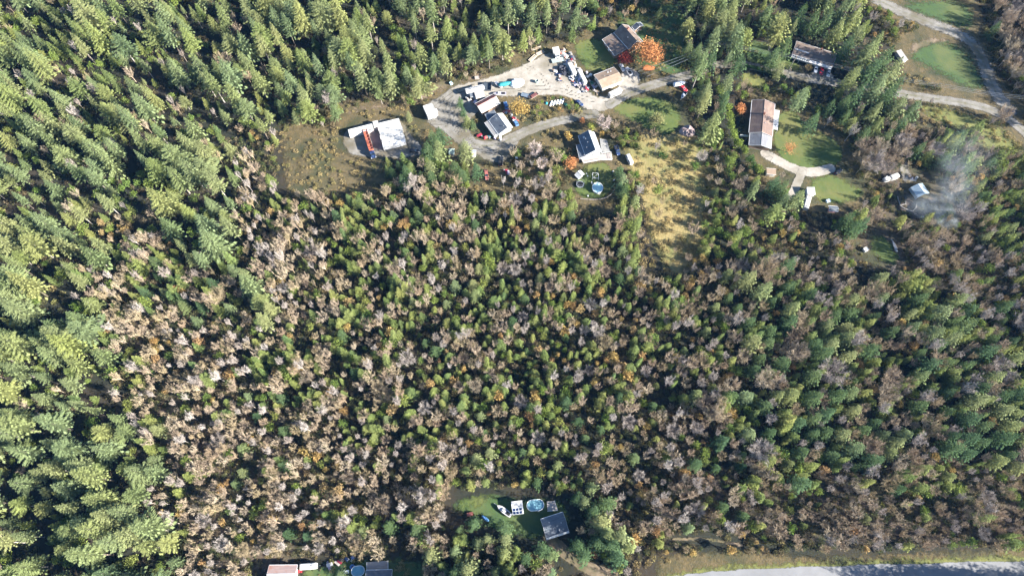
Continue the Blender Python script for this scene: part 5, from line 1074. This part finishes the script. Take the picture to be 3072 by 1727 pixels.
for nmx in ('gravel_lane', 'village_lane', 'house_driveway', 'dirt_road', 'paved_road', 'clearing_driveway', 'footpath', 'house_lawn', 'garden_lawn', 'pool_lawn', 'lower_lawn', 'lower_gravel_yard', 'upper_gravel_yard', 'container_pad', 'meadow_lawn', 'clearing_lawn', 'sunlit_lawn', 'roadside_lawn', 'driveway_apron', 'parking_apron', 'road_verge', 'pond_lawn', 'paddock', 'upper_paddock'):
    for ob in bpy.data.objects:
        if ob.name.split('.')[0] == nmx:
            for pg in ob.data.polygons:
                if len(pg.vertices): raster([P(ob.data.vertices[i].co) for i in pg.vertices], OPEN)
def opened(px, py):
    i = int(px/4+16); j = int(py/4+16); return 0 <= i < KW and 0 <= j < KH and OPEN[j, i]
HASH = {}
def near(x, y, d):
    i, j = int(x//6), int(y//6)
    for a in (-1, 0, 1):
        for b in (-1, 0, 1):
            for (u, v, rr) in HASH.get((i+a, j+b), ()):
                if (u-x)**2+(v-y)**2 < (d*.5+rr*.5)**2: return True
    return False
def put(kind, x, y, s=1.0, vi=None, rot=None, r_sp=0):
    vs = V[kind]; vi = int(rng.integers(len(vs))) if vi is None else vi; TREES.append((kind, vi, x, y, s, rng.uniform(0, 6.28) if rot is None else rot))
    HASH.setdefault((int(x//6), int(y//6)), []).append((x, y, r_sp))
def xr(y): return 0.9*(y*sT+CAM_H*cT)*1536/FPX
# hand placed plants seen in the photo: kind, crown centre px, height, radius
SPEC = []
def special(name, label, cat, px, h, r_, maker, m, trunk_r=.18, hc=.6, keepit=False):
    c = G(px, h*hc); t = thing(name, label, cat, (c.x, c.y, 0)); q = maker(h, r_)
    me = q.mesh('crown', m); o = link(bpy.data.objects.new('crown', me)); o.parent = t
    tr = link(bpy.data.objects.new('trunk', trunk_mesh('trunk', h*.6, trunk_r, m_bark))); tr.parent = t
    keep([(c.x+a*r_*.6, c.y+b*r_*.6, h*f) for a in (-1, 1) for b in (-1, 1) for f in (.4, .9)], 0)
    HASH.setdefault((int(c.x//6), int(c.y//6)), []).append((c.x, c.y, r_*1.6))
f_maple = foliage('maple_leaves', [(.44, .205, .085)]*2, tone_lo=.55, tone_hi=1.5); f_red = foliage('red_maple_leaves', [(.20, .04, .032)]*2, tone_lo=.5, tone_hi=1.6)
f_gold = foliage('golden_leaves', [(.38, .26, .085)]*2); f_coral = foliage('coral_leaves', [(.52, .24, .10)]*2); f_yg = foliage('yellow_green_leaves', [(.24, .25, .06)]*2); f_hedge = foliage('hedge_leaves', [(.045, .095, .025)]*2); f_lhedge = foliage('light_hedge_leaves', [(.17, .22, .05)]*2)
f_pink = foliage('pale_pinkish_twigs', [(.46, .38, .34)]*2, trans=0, tone_lo=.8, tone_hi=1.3)
LF = lambda n, size, base=.12, lobes=12: (lambda h, r_: leafy_q(h, r_*1.12, n, base=base, size=size, lobes=lobes, stems=True))
special('maple_tree', 'large orange maple in front of the brown gabled house', 'tree', (1948, 152), 12, 7.6, LF(3600, .6, .08, 22), f_maple, .3)
special('maple_tree', 'dark red maple left of the large orange one', 'tree', (1877, 174), 7, 3.9, LF(1100, .5), f_red)
special('ornamental_tree', 'golden orange tree between the rusty barn and the garden', 'tree', (1557, 322), 7.5, 4.6, LF(1500, .5, .1, 14), f_gold)
special('ornamental_tree', 'yellow crowned tree left of the white decked house', 'tree', (1705, 408), 5, 2.3, LF(500, .45), f_gold)
special('ornamental_tree', 'round coral orange tree below the slate lean-to', 'tree', (1714, 488), 4.5, 3.5, LF(900, .45), f_coral)
special('ornamental_tree', 'little orange tree above the house with the deck', 'tree', (1748, 360), 3.5, 1.5, LF(260, .4), f_coral)
special('ornamental_tree', 'small orange bush at the right top of the white slope roof', 'tree', (1806, 400), 2.5, 1.4, LF(220, .4), f_gold)
special('ornamental_tree', 'sparse coral orange tree on the lawn right of the long brown house', 'tree', (2371, 443), 6, 3.7, lambda h, r_: (lambda q: (q, [q.q.extend(b.q) or q.t.extend([.15]*len(b.q)) for b in [bare_q(h, r_, 9, 5, 3, base=.2)]])[0])(leafy_q(h, r_*1.05, 420, base=.25, size=.36, lobes=10)), f_coral, .14)
special('ornamental_tree', 'orange bush at the left wall of the long brown house', 'tree', (2224, 326), 4.5, 2.9, LF(650, .45), f_coral)
special('ornamental_tree', 'round tan bush between the lane and the parked white car', 'tree', z4(1385, 610), 4, 2.0, lambda h, r_: bare_q(h, r_, 16, 8, 7, base=.1), f_tan, .1)
special('bare_tree', 'pale pinkish leafless tree at the bend of the gravel lane', 'tree', (1812, 368), 8, 4.2, lambda h, r_: bare_q(h, r_, 22, 10, 8, base=.15, tw=.05), f_pink)
special('bare_tree', 'pale whitish leafless tree above the leafy clearing', 'tree', (1608, 448), 9, 4.0, lambda h, r_: bare_q(h, r_, 22, 10, 8, base=.15, tw=.05), f_pink)
special('bare_tree', 'second pale leafless tree just below the whitish one', 'tree', (1626, 490), 9, 3.2, lambda h, r_: bare_q(h, r_, 18, 9, 8, base=.15, tw=.05), f_pink)
special('olive_bush', 'big olive bush alone on the meadow lawn', 'bush', (1972, 358), 4.5, 4.2, LF(1000, .5, .0, 14), foliage('olive_bush_leaves', [(.21, .20, .09)]*2), .12, .5)
special('green_bush', 'dark green bush in the dry meadow', 'bush', (1990, 464), 2.6, 2.3, LF(450, .42, .0), f_hedge, .1, .5)
special('cedar_tree', 'light green cedar above the house with the white deck', 'tree', (1774, 378), 7, 2.4, LF(700, .4, .0), f_yg)
for k, (px, r_, h, lb) in enumerate(((z5(365, 722), 1.9, 4, 'round green bush below the garage gable'), (z5(540, 980), 2.6, 6, 'round green bush left of the curved driveway'), (z5(430, 850), 2.8, 6, 'dark green bush between two round ones by the driveway'), (z5(470, 930), 2.4, 5.5, 'dark bush just above the round driveway bush'))): special('green_bush', lb, 'bush', px, h, r_, LF(600, .4, .0), f_lhedge if k < 2 else f_hedge, .1, .5)
HN = ['top', 'second', 'third', 'fourth', 'fifth', 'sixth', 'lowest']
for k in range(7): special('hedge_cedar', f'{HN[k]} light green cedar of the tall hedge left of the long house', 'hedge', (2160+k*9.5+6*math.sin(k), 268+k*27), 8-.4*k, 2.5, LF(620, .45, .0), f_lhedge, .15, .5)
for k, (a, b, kd, sc_) in enumerate(((560, 960, 'leafy_tree', .55), (590, 1040, 'leafy_tree', .6), (560, 1090, 'olive_shrub', 1.1), (680, 1010, 'olive_shrub', 1.0), (720, 1060, 'olive_shrub', .9), (840, 970, 'autumn_tree', .5), (880, 1000, 'autumn_tree', .45), (980, 860, 'autumn_tree', .5), (1000, 900, 'leafy_tree', .5), (960, 960, 'leafy_tree', .55), (1060, 960, 'leafy_tree', .6), (1100, 990, 'olive_shrub', 1.2), (1020, 1000, 'olive_shrub', 1.1), (760, 830, 'leafy_tree', .4), (860, 830, 'leafy_tree', .42), (620, 890, 'leafy_tree', .45), (790, 1010, 'olive_shrub', .8), (520, 1020, 'leafy_tree', .5), (920, 830, 'olive_shrub', .9), (660, 1090, 'olive_shrub', .8))):
    c_ = G(z2(a, b), 1.2); put(kd, c_.x, c_.y, sc_, r_sp=1.2)
# dark clipped hedge along the lane
hp = [G(z4(a, b)).to_2d() for a, b in ((560, 612), (700, 640), (860, 690), (980, 725), (1095, 765))]; hq = QB(); hc = sum(hp, Vector((0, 0)))/5
for i in range(2600):
    k = rng.integers(4); p = hp[k].lerp(hp[k+1], rng.uniform(0, 1))-hc; s_ = rng.uniform(-1, 1); z = rng.uniform(.1, 1.9) if abs(s_) > .85 else rng.uniform(1.6, 2.0); pp = A3(p.x+s_*.25, p.y+s_*1.05, z); dd = rng.normal(size=3); dd /= np.linalg.norm(dd); sd = np.cross(dd, rng.normal(size=3)); sd /= np.linalg.norm(sd); hq.kite(pp, pp+dd*.4, sd, .15, rng.uniform(.2, .8))
o = link(bpy.data.objects.new('clipped_hedge', hq.mesh('clipped_hedge', f_hedge))); o.location = (hc.x, hc.y, 0); tag(o, 'dark clipped hedge along the lower side of the lane', 'hedge')
keep([(p.x, p.y, 1) for p in hp], 8)
# hand placed conifers standing among the yards and in the bottom clearing
for px, h, kind in ((z1(1340, 800), 17, 'spruce_tree'), (z1(1440, 760), 15, 'spruce_tree'), (z1(1290, 960), 17, 'spruce_tree'), (z1(1420, 930), 16, 'spruce_tree'), (z1(1760, 930), 18, 'spruce_tree'), (z1(1000, 1230), 15, 'spruce_tree'), (z1(960, 1350), 14, 'spruce_tree'), (z1(1320, 1180), 14, 'spruce_tree'), (z1(1640, 1180), 14, 'spruce_tree'), (z1(1720, 1270), 13, 'spruce_tree'), (z1(1900, 1200), 14, 'spruce_tree'), (z1(1340, 1300), 13, 'spruce_tree'), ((2410, 282), 18, 'spruce_tree'), ((2446, 356), 17, 'spruce_tree'), ((2342, 75), 24, 'fir_tree'), ((2362, 130), 20, 'spruce_tree'), ((2325, 160), 17, 'spruce_tree'), ((2347, 196), 13, 'spruce_tree'), (z5(860, 1180), 17, 'spruce_tree'), (z5(760, 1120), 14, 'spruce_tree'), (z5(1060, 1300), 15, 'spruce_tree'), (z5(880, 1330), 13, 'spruce_tree'), (z6(330, 900), 17, 'spruce_tree'), (z6(420, 1000), 15, 'spruce_tree'),
    (z7(530, 720), 14, 'spruce_tree'), (z7(940, 790), 15, 'spruce_tree'), (z7(920, 940), 14, 'spruce_tree'), (z7(695, 940), 11, 'spruce_tree'), (z7(570, 985), 9, 'spruce_tree'), (z7(330, 805), 8, 'spruce_tree'), (z7(925, 1110), 15, 'spruce_tree'), (z7(1430, 1080), 14, 'spruce_tree'), (z7(1530, 1150), 12, 'spruce_tree'), (z7(1870, 1020), 16, 'spruce_tree'), (z7(1960, 1130), 14, 'spruce_tree'), (z7(270, 1090), 12, 'spruce_tree'), (z7(790, 1360), 12, 'spruce_tree'), (z7(1190, 1180), 12, 'spruce_tree'), (z8(1365, 700), 8, 'spruce_tree'),
    (zE(1300, 560), 20, 'spruce_tree'), (zE(1330, 690), 19, 'spruce_tree'), (zE(1240, 750), 15, 'spruce_tree'), (zE(1540, 420), 22, 'spruce_tree'), (zE(1610, 500), 21, 'spruce_tree'), (zE(1630, 620), 20, 'spruce_tree'), (zE(1555, 700), 19, 'spruce_tree'), (zE(1650, 770), 18, 'spruce_tree'), (zE(1450, 500), 21, 'spruce_tree'), (zE(1410, 370), 22, 'fir_tree'), (zE(1330, 250), 22, 'fir_tree'), (zE(1250, 330), 20, 'spruce_tree'), (zE(1100, 110), 21, 'spruce_tree'), (zE(1180, 200), 21, 'spruce_tree'), (zE(1000, 130), 20, 'spruce_tree'), (zE(900, 90), 20, 'spruce_tree'), (zE(1200, 60), 22, 'fir_tree'), (zE(1310, 110), 22, 'fir_tree'), (zE(1470, 300), 20, 'fir_tree'), (zE(1130, 780), 12, 'spruce_tree'), (zE(640, 430), 9, 'spruce_tree'), (zE(720, 440), 10, 'spruce_tree'), (zE(380, 200), 21, 'fir_tree'), (zE(430, 330), 18, 'spruce_tree'), (zE(440, 450), 15, 'spruce_tree'), (zE(350, 600), 16, 'spruce_tree'), (zE(330, 720), 15, 'spruce_tree'), (zE(310, 800), 14, 'spruce_tree'), (zE(1760, 800), 15, 'spruce_tree'), (zE(1250, 850), 12, 'spruce_tree'), (z1(1735, 450), 9, 'spruce_tree'), (z1(1790, 580), 9, 'spruce_tree'), (z1(1700, 340), 8, 'spruce_tree'), (z1(1860, 620), 8, 'spruce_tree'), (z1(1050, 520), 8, 'spruce_tree'), (zE(230, 420), 17, 'spruce_tree'), (zE(120, 380), 16, 'spruce_tree'),
    (z7(2250, 850), 20, 'fir_tree'), (z7(2330, 1000), 20, 'spruce_tree'), (z7(2420, 900), 21, 'fir_tree'), (z7(2390, 1150), 18, 'spruce_tree'), (z7(2520, 1050), 20, 'fir_tree'), (z7(2180, 720), 18, 'spruce_tree'), (z7(2260, 480), 16, 'spruce_tree'), (z7(2120, 980), 16, 'spruce_tree'), (z7(1950, 440), 13, 'spruce_tree'), (z7(1850, 400), 12, 'spruce_tree'), (z7(2080, 560), 15, 'spruce_tree'),
    *[((2960+48*k, 1822+(k*37) % 60), 24, 'fir_tree') for k in range(15)], *[((1300+45*k, 1782+(k*53) % 70), 25, 'fir_tree') for k in range(10)], ((1330, 1770), 20, 'fir_tree'), ((1400, 1795), 21, 'fir_tree'), ((1450, 1760), 19, 'fir_tree'), ((1500, 1800), 20, 'fir_tree'), ((1560, 1775), 19, 'fir_tree'), ((1620, 1800), 20, 'fir_tree'),
    (z3(1960, 720), 12, 'spruce_tree'), (z3(2000, 820), 12, 'spruce_tree'), (z3(1960, 920), 11, 'spruce_tree'), (z3(2030, 960), 12, 'spruce_tree')):
    c = G(px, h*.7); vi = int(rng.integers(len(V[kind]))); put(kind, c.x, c.y, h/V[kind][vi][2], vi, r_sp=4)
XL = 1.28
def cand(step, y0=-95, y1=345):
    y = y0; k = 0
    while y < y1:
        w = (y*sT+CAM_H*cT)*1536/FPX+62; x = -w+(step*.5 if k % 2 else 0)
        while x < w: yield x+rng.uniform(-.42, .42)*step, y+rng.uniform(-.42, .42)*step; x += step
        y += step*.87; k += 1
from mathutils import noise as mn
def nz(x, y, sc, sd=0): return mn.noise(Vector((x/sc+sd*17.3, y/sc-sd*9.1, sd*3.7)))
def openz(u, v): return zone(u, v) == '.' or opened(u, v)
# tall conifers
for x, y in cand(7.7):
    u, v = P((x, y, 15)); zn = zone(u, v)
    if zn in 'FCf':
        if zn == 'f' and rng.random() > .3: continue
        if nz(x, y, 22, 1) < -.22 and rng.random() < .75: continue
        b = P((x, y, 0))
        vi = int(rng.integers(10)); s = min(1.25, max(.45, .9+.5*nz(x, y, 18, 2)+rng.uniform(-.25, .2))); h, r_ = V['fir_tree'][vi][2]*s, V['fir_tree'][vi][3]*s
        if rng.random() < .22: s *= .72; h *= .72
        edge = min(max(b[0], 0), 3071), min(max(b[1], 0), 1726)
        if openz(*b) or near(x, y, 4.2) or not ok(x, y, h, r_): continue
        tp = P((x, y, h*.9))
        if 0 < tp[0] < 3072 and 0 < tp[1] < 1727 and zone(*tp) == '.': continue
        put('fir_tree', x, y, s, vi, r_sp=6.0)
# medium conifers and big leafless trees
for x, y in cand(6.2):
    u, v = P((x, y, 8)); zn = zone(u, v); r0 = rng.random()
    if zn in 'Ddgmb':
        pr = {'D': .72, 'd': .36, 'g': .22, 'm': .07, 'b': .02}[zn]; pb = {'D': .05, 'd': .1, 'g': .03, 'm': .045, 'b': .07}[zn]
        kind = 'spruce_tree' if r0 < pr else ('bare_maple' if r0 < pr+pb else None); lo, hi = (.85, 1.35) if zn == 'D' else ((.7, 1.1) if zn == 'd' else (.55, .85))
    elif zn == 'B': kind = 'bare_maple' if r0 < .8 else ('spruce_tree' if r0 < .86 else None); lo, hi = .8, 1.15
    elif zn == 's': kind = 'spruce_tree' if r0 < .02 else ('bare_maple' if r0 < .06 else None); lo, hi = .5, .75
    else: continue
    if not kind: continue
    vi = int(rng.integers(len(V[kind]))); s = rng.uniform(lo, hi); h, r_ = V[kind][vi][2]*s, V[kind][vi][3]*s
    if openz(*P((x, y, 0))) or zone(*P((x, y, h*.9))) == '.' or near(x, y, 4.4) or not ok(x, y, h, r_): continue
    put(kind, x, y, s, vi, r_sp=5.0)
# small trees and shrubs
MIX = {'m': (('bare_tree', .36), ('young_conifer', .35), ('autumn_tree', .06), ('leafy_tree', .09), ('olive_shrub', .115)),
       'b': (('bare_tree', .70), ('young_conifer', .06), ('autumn_tree', .035), ('leafy_tree', .06), ('olive_shrub', .145)),
       'g': (('bare_tree', .27), ('young_conifer', .42), ('autumn_tree', .05), ('leafy_tree', .20), ('olive_shrub', .06)),
       'd': (('bare_tree', .55), ('young_conifer', .26), ('autumn_tree', .05), ('leafy_tree', .07), ('olive_shrub', .07)),
       'D': (('bare_tree', .40), ('young_conifer', .42), ('autumn_tree', .04), ('leafy_tree', .08), ('olive_shrub', .06)),
       's': (('olive_shrub', .44), ('bare_tree', .22), ('dry_shrub', .10), ('autumn_tree', .07), ('leafy_tree', .10), ('young_conifer', .07)),
       'y': (('dry_shrub', .46), ('olive_shrub', .15), ('bare_tree', .02), ('leafy_tree', .02)),
       'k': (('leafy_tree', .52), ('olive_shrub', .30), ('bare_tree', .10), ('young_conifer', .08)),
       'o': (('autumn_tree', .38), ('bare_tree', .40), ('olive_shrub', .12), ('young_conifer', .10)),
       'B': (('bare_tree', .35), ('olive_shrub', .30), ('leafy_tree', .06)),
       'F': (('young_conifer', .12), ('leafy_tree', .08), ('bare_tree', .07)), 'C': (('young_conifer', .10), ('leafy_tree', .10), ('bare_tree', .05)), 'f': (('young_conifer', .10), ('olive_shrub', .2))}
for x, y in cand(2.9):
    u, v = P((x, y, 4)); zn = zone(u, v)
    if zn == '.':
        continue
    r0 = rng.random(); kind = None; c1 = nz(x, y, 16, 3); c2 = nz(x, y, 9, 4)
    if zn not in 'FCfy' and c2 < -.40 and rng.random() < .8: continue
    mixz = MIX[zn]
    if zn in 'mgdb':
        wgt = {'bare_tree': 1-1.0*c1, 'young_conifer': 1+1.4*c1, 'leafy_tree': 1+.6*c1, 'autumn_tree': max(.15, 1+2.2*nz(x, y, 20, 5))}
        mixz = [(k_, p_*max(.08, wgt.get(k_, 1))) for k_, p_ in mixz]; tot = sum(p_ for k_, p_ in mixz); mixz = [(k_, p_/tot) for k_, p_ in mixz]
    for kd, p in mixz:
        if r0 < p: kind = kd; break
        r0 -= p
    if not kind: continue
    vi = int(rng.integers(len(V[kind]))); s = min(1.35, max(.5, .9+.55*nz(x, y, 12, 6)+rng.uniform(-.25, .22)))
    if zn in 'Dd' and kind in ('bare_tree', 'young_conifer'): s *= 1.15
    if zn == 's': s *= .8
    if zn == 'b' and kind == 'bare_tree': s *= .95
    h, r_ = V[kind][vi][2]*s, V[kind][vi][3]*s
    if kind in ('olive_shrub', 'dry_shrub'):
        if opened(*P((x, y, 0))) or near(x, y, 1.0) or not ok(x, y, h, r_*.7): continue
    elif openz(*P((x, y, 0))) or zone(*P((x, y, h*.8))) == '.' or near(x, y, 1.6) or not ok(x, y, h, r_*.8): continue
    put(kind, x, y, s, vi, r_sp=2.3 if kind not in ('olive_shrub', 'dry_shrub') else 1.2)
# shrubs scattered in the open rough places
for x, y in cand(2.6):
    b = P((x, y, 0))
    if zone(*b) == '.' and not opened(*b) and rng.random() < .55+.6*nz(x, y, 10, 8) and ok(x, y, 1.2, 1.2) and not near(x, y, 1.2): put(('olive_shrub', 'dry_shrub')[int(rng.random() < .55)], x, y, rng.uniform(.3, 1.0), r_sp=1.0)
# leafy undergrowth on the forest floor
for x, y in cand(2.5):
    b = P((x, y, 0)); zn = zone(*b)
    if zn in 'FCf' and rng.random() < .6: continue
    if zn != '.' and zn != 'y' and not opened(*b) and not kept(*b): put('undergrowth', x, y, rng.uniform(.6, 1.25))
# ------------------------------------------------------------------ trees become objects: the largest in view singly, the rest as stuff
ANCH = [((90, 90), 'in the top left corner of the forest'), ((420, 90), 'at the top edge of the dark forest'), ((760, 60), 'beside the dark gap in the top forest'), ((120, 330), 'at the left edge of the upper forest'), ((430, 330), 'in the thick of the upper left forest'), ((760, 300), 'in the forest above the white containers'), ((1050, 130), 'in the forest above the twin box trailers'), ((1250, 220), 'along the bank above the lower yard'), ((1300, 60), 'at the top edge above the lower yard'), ((1560, 90), 'above the peeled log row'), ((1760, 50), 'left of the brown gabled house'), ((100, 600), 'at the left edge of the tall forest'), ((420, 560), 'low in the upper left forest'), ((700, 470), 'at the forest edge left of the rough field'), ((100, 900), 'at the left edge of the sunlit conifers'), ((90, 1200), 'among the sunlit conifers at the left edge'), ((100, 1600), 'in the bottom left corner'), ((380, 1600), 'right of the bottom left conifers'), ((400, 800), 'between the forest and the left thicket'), ((560, 1050), 'in the brown thicket on the left'), ((620, 1350), 'in the lower brown thicket'), ((850, 1580), 'in the thicket above the pink barn'), ((900, 700), 'below the rough field'), ((900, 980), 'right of the brown thicket'), ((1000, 1300), 'in the thicket left of the clearing'), ((1250, 700), 'in the woodland below the dark pickup'), ((1300, 1000), 'in the left middle of the mixed woodland'), ((1350, 1300), 'above the bottom clearing'), ((1250, 1600), 'left of the bottom clearing'), ((1600, 760), 'in the woodland below the round pool'), ((1600, 1050), 'in the middle of the mixed woodland'), ((1700, 1380), 'above the oval pool'), ((1900, 1560), 'right of the slate roofed house'), ((1950, 900), 'below the dry meadow'), ((1980, 1200), 'in the right middle of the woodland'), ((1600, 1660), 'along the bottom driveway'), ((1330, 470), 'between the container pad and the clearing'), ((1560, 560), 'left of the trampoline'), ((1900, 600), 'right of the round pool'), ((2040, 500), 'in the dry meadow'), ((2130, 130), 'right of the large orange maple'), ((2150, 420), 'between the meadow and the long house'), ((2340, 120), 'left of the wide brown house'), ((2560, 100), 'behind the wide brown house'), ((2600, 280), 'at the lane right of the wide brown house'), ((2430, 320), 'right of the long brown house'), ((2950, 90), 'in the top right corner'), ((2820, 200), 'around the paddock'), ((2620, 420), 'above the woodland track'), ((2850, 420), 'under the drifting smoke'), ((3020, 560), 'at the right edge near the smoke'), ((2300, 640), 'below the white camper trailer'), ((2560, 640), 'left of the burn pile'), ((2840, 760), 'below the burn pile'), ((2400, 900), 'below the curved canoe lawn'), ((2250, 850), 'at the lower end of the dry meadow'), ((2450, 1150), 'in the dark conifer belt on the right'), ((2800, 950), 'in the shaded woodland at the right'), ((2980, 1200), 'at the right edge of the dark woodland'), ((2750, 1350), 'in the grey woodland at the lower right'), ((2200, 1400), 'in the woodland above the footpath'), ((2450, 1580), 'above the paved road'), ((2850, 1580), 'at the paved road by the right edge'), ((2080, 1640), 'beside the footpath')]
DESC = {'fir_tree': (('tall broad fir', 'tall narrow fir', 'shorter fir'), 'tree', 'firs'), 'spruce_tree': (('large spruce', 'large spruce', 'smaller spruce'), 'tree', 'spruces'), 'young_conifer': (('tall young conifer', 'young conifer', 'little young conifer'), 'tree', 'young conifers'),
        'bare_tree': (('tall leafless tree', 'leafless tree', 'small leafless tree'), 'tree', 'leafless trees'), 'bare_maple': (('wide leafless tree', 'wide leafless tree', 'broad low leafless tree'), 'tree', 'wide leafless trees'),
        'autumn_tree': (('golden orange tree', 'orange tree', 'small orange tree'), 'tree', 'orange leaved trees'), 'leafy_tree': (('green leafy tree', 'green leafy tree', 'small green leafy tree'), 'tree', 'green leafy trees'), 'olive_shrub': (('olive shrub', 'olive shrub', 'low olive shrub'), 'shrub', 'olive shrubs'), 'dry_shrub': (('tan dry shrub', 'tan dry shrub', 'low tan dry shrub'), 'shrub', 'dry shrubs')}
STUFFN = {'fir_tree': 'fir_forest', 'spruce_tree': 'spruce_woodland', 'young_conifer': 'young_conifer_thicket', 'bare_tree': 'leafless_thicket', 'bare_maple': 'leafless_woodland', 'autumn_tree': 'autumn_woodland', 'leafy_tree': 'leafy_thicket', 'olive_shrub': 'olive_scrub', 'dry_shrub': 'dry_scrub', 'undergrowth': 'undergrowth'}
def instancer(name, rows, variants):
    me = bpy.data.meshes.new(name); n = len(rows)
    me.vertices.add(n); me.vertices.foreach_set('co', np.array([(r_[2], r_[3], 0) for r_ in rows], dtype=np.float32).reshape(-1))
    for an, ty, col in (('scl', 'FLOAT', [r_[4] for r_ in rows]), ('rot', 'FLOAT', [r_[5] for r_ in rows]), ('vi', 'INT', [r_[1] for r_ in rows])):
        a = me.attributes.new(an, ty, 'POINT'); a.data.foreach_set('value', col)
    me.update(); o = link(bpy.data.objects.new(name, me)); o['kind'] = 'stuff'
    ng = bpy.data.node_groups.new(name, 'GeometryNodeTree'); ng.interface.new_socket('Geometry', in_out='INPUT', socket_type='NodeSocketGeometry'); ng.interface.new_socket('Geometry', in_out='OUTPUT', socket_type='NodeSocketGeometry')
    gi = ng.nodes.new('NodeGroupInput'); go = ng.nodes.new('NodeGroupOutput'); ip = ng.nodes.new('GeometryNodeInstanceOnPoints'); g2 = ng.nodes.new('GeometryNodeGeometryToInstance'); L = ng.links
    for src in reversed(variants):
        oi = ng.nodes.new('GeometryNodeObjectInfo'); oi.inputs['Object'].default_value = src; oi.inputs['As Instance'].default_value = False; L.new(oi.outputs['Geometry'], g2.inputs[0])
    def attr(nm, ty): a = ng.nodes.new('GeometryNodeInputNamedAttribute'); a.data_type = ty; a.inputs['Name'].default_value = nm; return a.outputs['Attribute']
    L.new(gi.outputs[0], ip.inputs['Points']); L.new(g2.outputs[0], ip.inputs['Instance']); ip.inputs['Pick Instance'].default_value = True; L.new(attr('vi', 'INT'), ip.inputs['Instance Index'])
    cx = ng.nodes.new('ShaderNodeCombineXYZ'); L.new(attr('rot', 'FLOAT'), cx.inputs[2]); L.new(cx.outputs[0], ip.inputs['Rotation']); L.new(attr('scl', 'FLOAT'), ip.inputs['Scale']); L.new(ip.outputs[0], go.inputs[0])
    o.modifiers.new('scatter', 'NODES').node_group = ng; return o
def joined(kind):
    out = []
    for cm, tm, h, r_ in V[kind]:
        if tm is None: me = cm
        else:
            bm = bmesh.new(); bm.from_mesh(cm); bm.from_mesh(tm); me = bpy.data.meshes.new(kind+'_source'); 
            nc = len(cm.polygons); bm.to_mesh(me); bm.free(); me.materials.append(cm.materials[0]); me.materials.append(tm.materials[0])
            mi = np.zeros(len(me.polygons), dtype=np.int32); mi[nc:] = 1; me.polygons.foreach_set('material_index', mi); me.update()
        out.append(bpy.data.objects.new(kind+'_source', me))
    return out
EXT = [('leftmost', lambda a: a[0]), ('rightmost', lambda a: -a[0]), ('topmost', lambda a: a[1]), ('lowest', lambda a: -a[1]), ('largest', lambda a: -a[2])]
for kind in STUFFN:
    rows = [r_ for r_ in TREES if r_[0] == kind]
    if not rows: continue
    sc = []
    for i, r_ in enumerate(rows):
        h = V[kind][r_[1]][2]*r_[4]; u, v = P((r_[2], r_[3], h*.7)); dep = r_[3]*sT+(CAM_H-h)*cT
        inside = -5 < u < 3077 and -5 < v < 1732; sc.append((V[kind][r_[1]][3]*h*r_[4]/dep**2 if inside else -1, i, u, v, h))
    if kind == 'undergrowth': single = []
    else: single = sorted([s for s in sc if s[0] > 0], reverse=True)[:300 if kind not in ('dry_shrub',) else 220]
    ids = {s[1] for s in single}; byl = {}
    hs = sorted(s[4] for s in single); h3 = hs[int(len(hs)*.3)] if hs else 0; h7 = hs[int(len(hs)*.72)] if hs else 0
    for s in single:
        r_ = rows[s[1]]; d3, cat, plural = DESC[kind]
        if kind == 'fir_tree': ad = d3[2] if s[4] < 18 else (d3[0] if r_[1] < 6 else d3[1])
        else: ad = d3[2] if s[4] <= h3 else (d3[0] if s[4] > h7 else d3[1])
        an = min(ANCH, key=lambda a: (a[0][0]-s[2])**2+(a[0][1]-s[3])**2)[1]; byl.setdefault((ad, an), []).append(s)
    for (ad, an), ls in byl.items():
        lab = {}
        if len(ls) > 1:
            for nm, f in EXT:
                rest = [s for s in ls if s[1] not in lab]
                if not rest or (len(rest) == 1 and len(ls) > 2 and nm != 'lowest'): break
                b = min(ls, key=lambda s: f((s[2], s[3], s[0])))
                if b[1] not in lab: lab[b[1]] = f'{nm} {ad} {an}'
        rest = [s for s in ls if s[1] not in lab]
        if len(rest) > 3:
            mx_ = sorted(s[2] for s in rest)[len(rest)//2]; my_ = sorted(s[3] for s in rest)[len(rest)//2]; quad = {}
            for s in rest: quad.setdefault(('upper ' if s[3] < my_ else 'lower ')+('left' if s[2] < mx_ else 'right'), []).append(s)
            for qn, qs in quad.items():
                tops = sorted(qs, key=lambda s: s[3]); big = sorted(qs, key=lambda s: -s[0])
                for s in qs: lab[s[1]] = f'{ad} at the {qn} {an}'
                if len(qs) > 1:
                    lab[tops[0][1]] = f'highest {ad} at the {qn} {an}'
                    if len(qs) > 2: lab[tops[-1][1]] = f'lowest {ad} at the {qn} {an}'
        for s in ls:
            r_ = rows[s[1]]; cm, tm, h, rr_ = V[kind][r_[1]]; lb = lab.get(s[1], f'{ad} {an}')
            gp = f'{DESC[kind][2]} {an}'
            if tm is None: t = link(bpy.data.objects.new(kind, cm)); tag(t, lb, DESC[kind][1], gp); t.location = (r_[2], r_[3], 0); t.rotation_euler = (0, 0, r_[5])
            else:
                t = thing(kind, lb, DESC[kind][1], (r_[2], r_[3], 0), r_[5], gp)
                for nm, me in (('crown', cm), ('trunk', tm)): c_ = link(bpy.data.objects.new(nm, me)); c_.parent = t
            t.scale = (r_[4],)*3
    rest = [r_ for i, r_ in enumerate(rows) if i not in ids]
    if rest: instancer(STUFFN[kind], rest, joined(kind))
print('TREES', {k: sum(1 for t in TREES if t[0] == k) for k in STUFFN}, 'tris', sum(len(m.polygons)*2 for m in bpy.data.meshes))
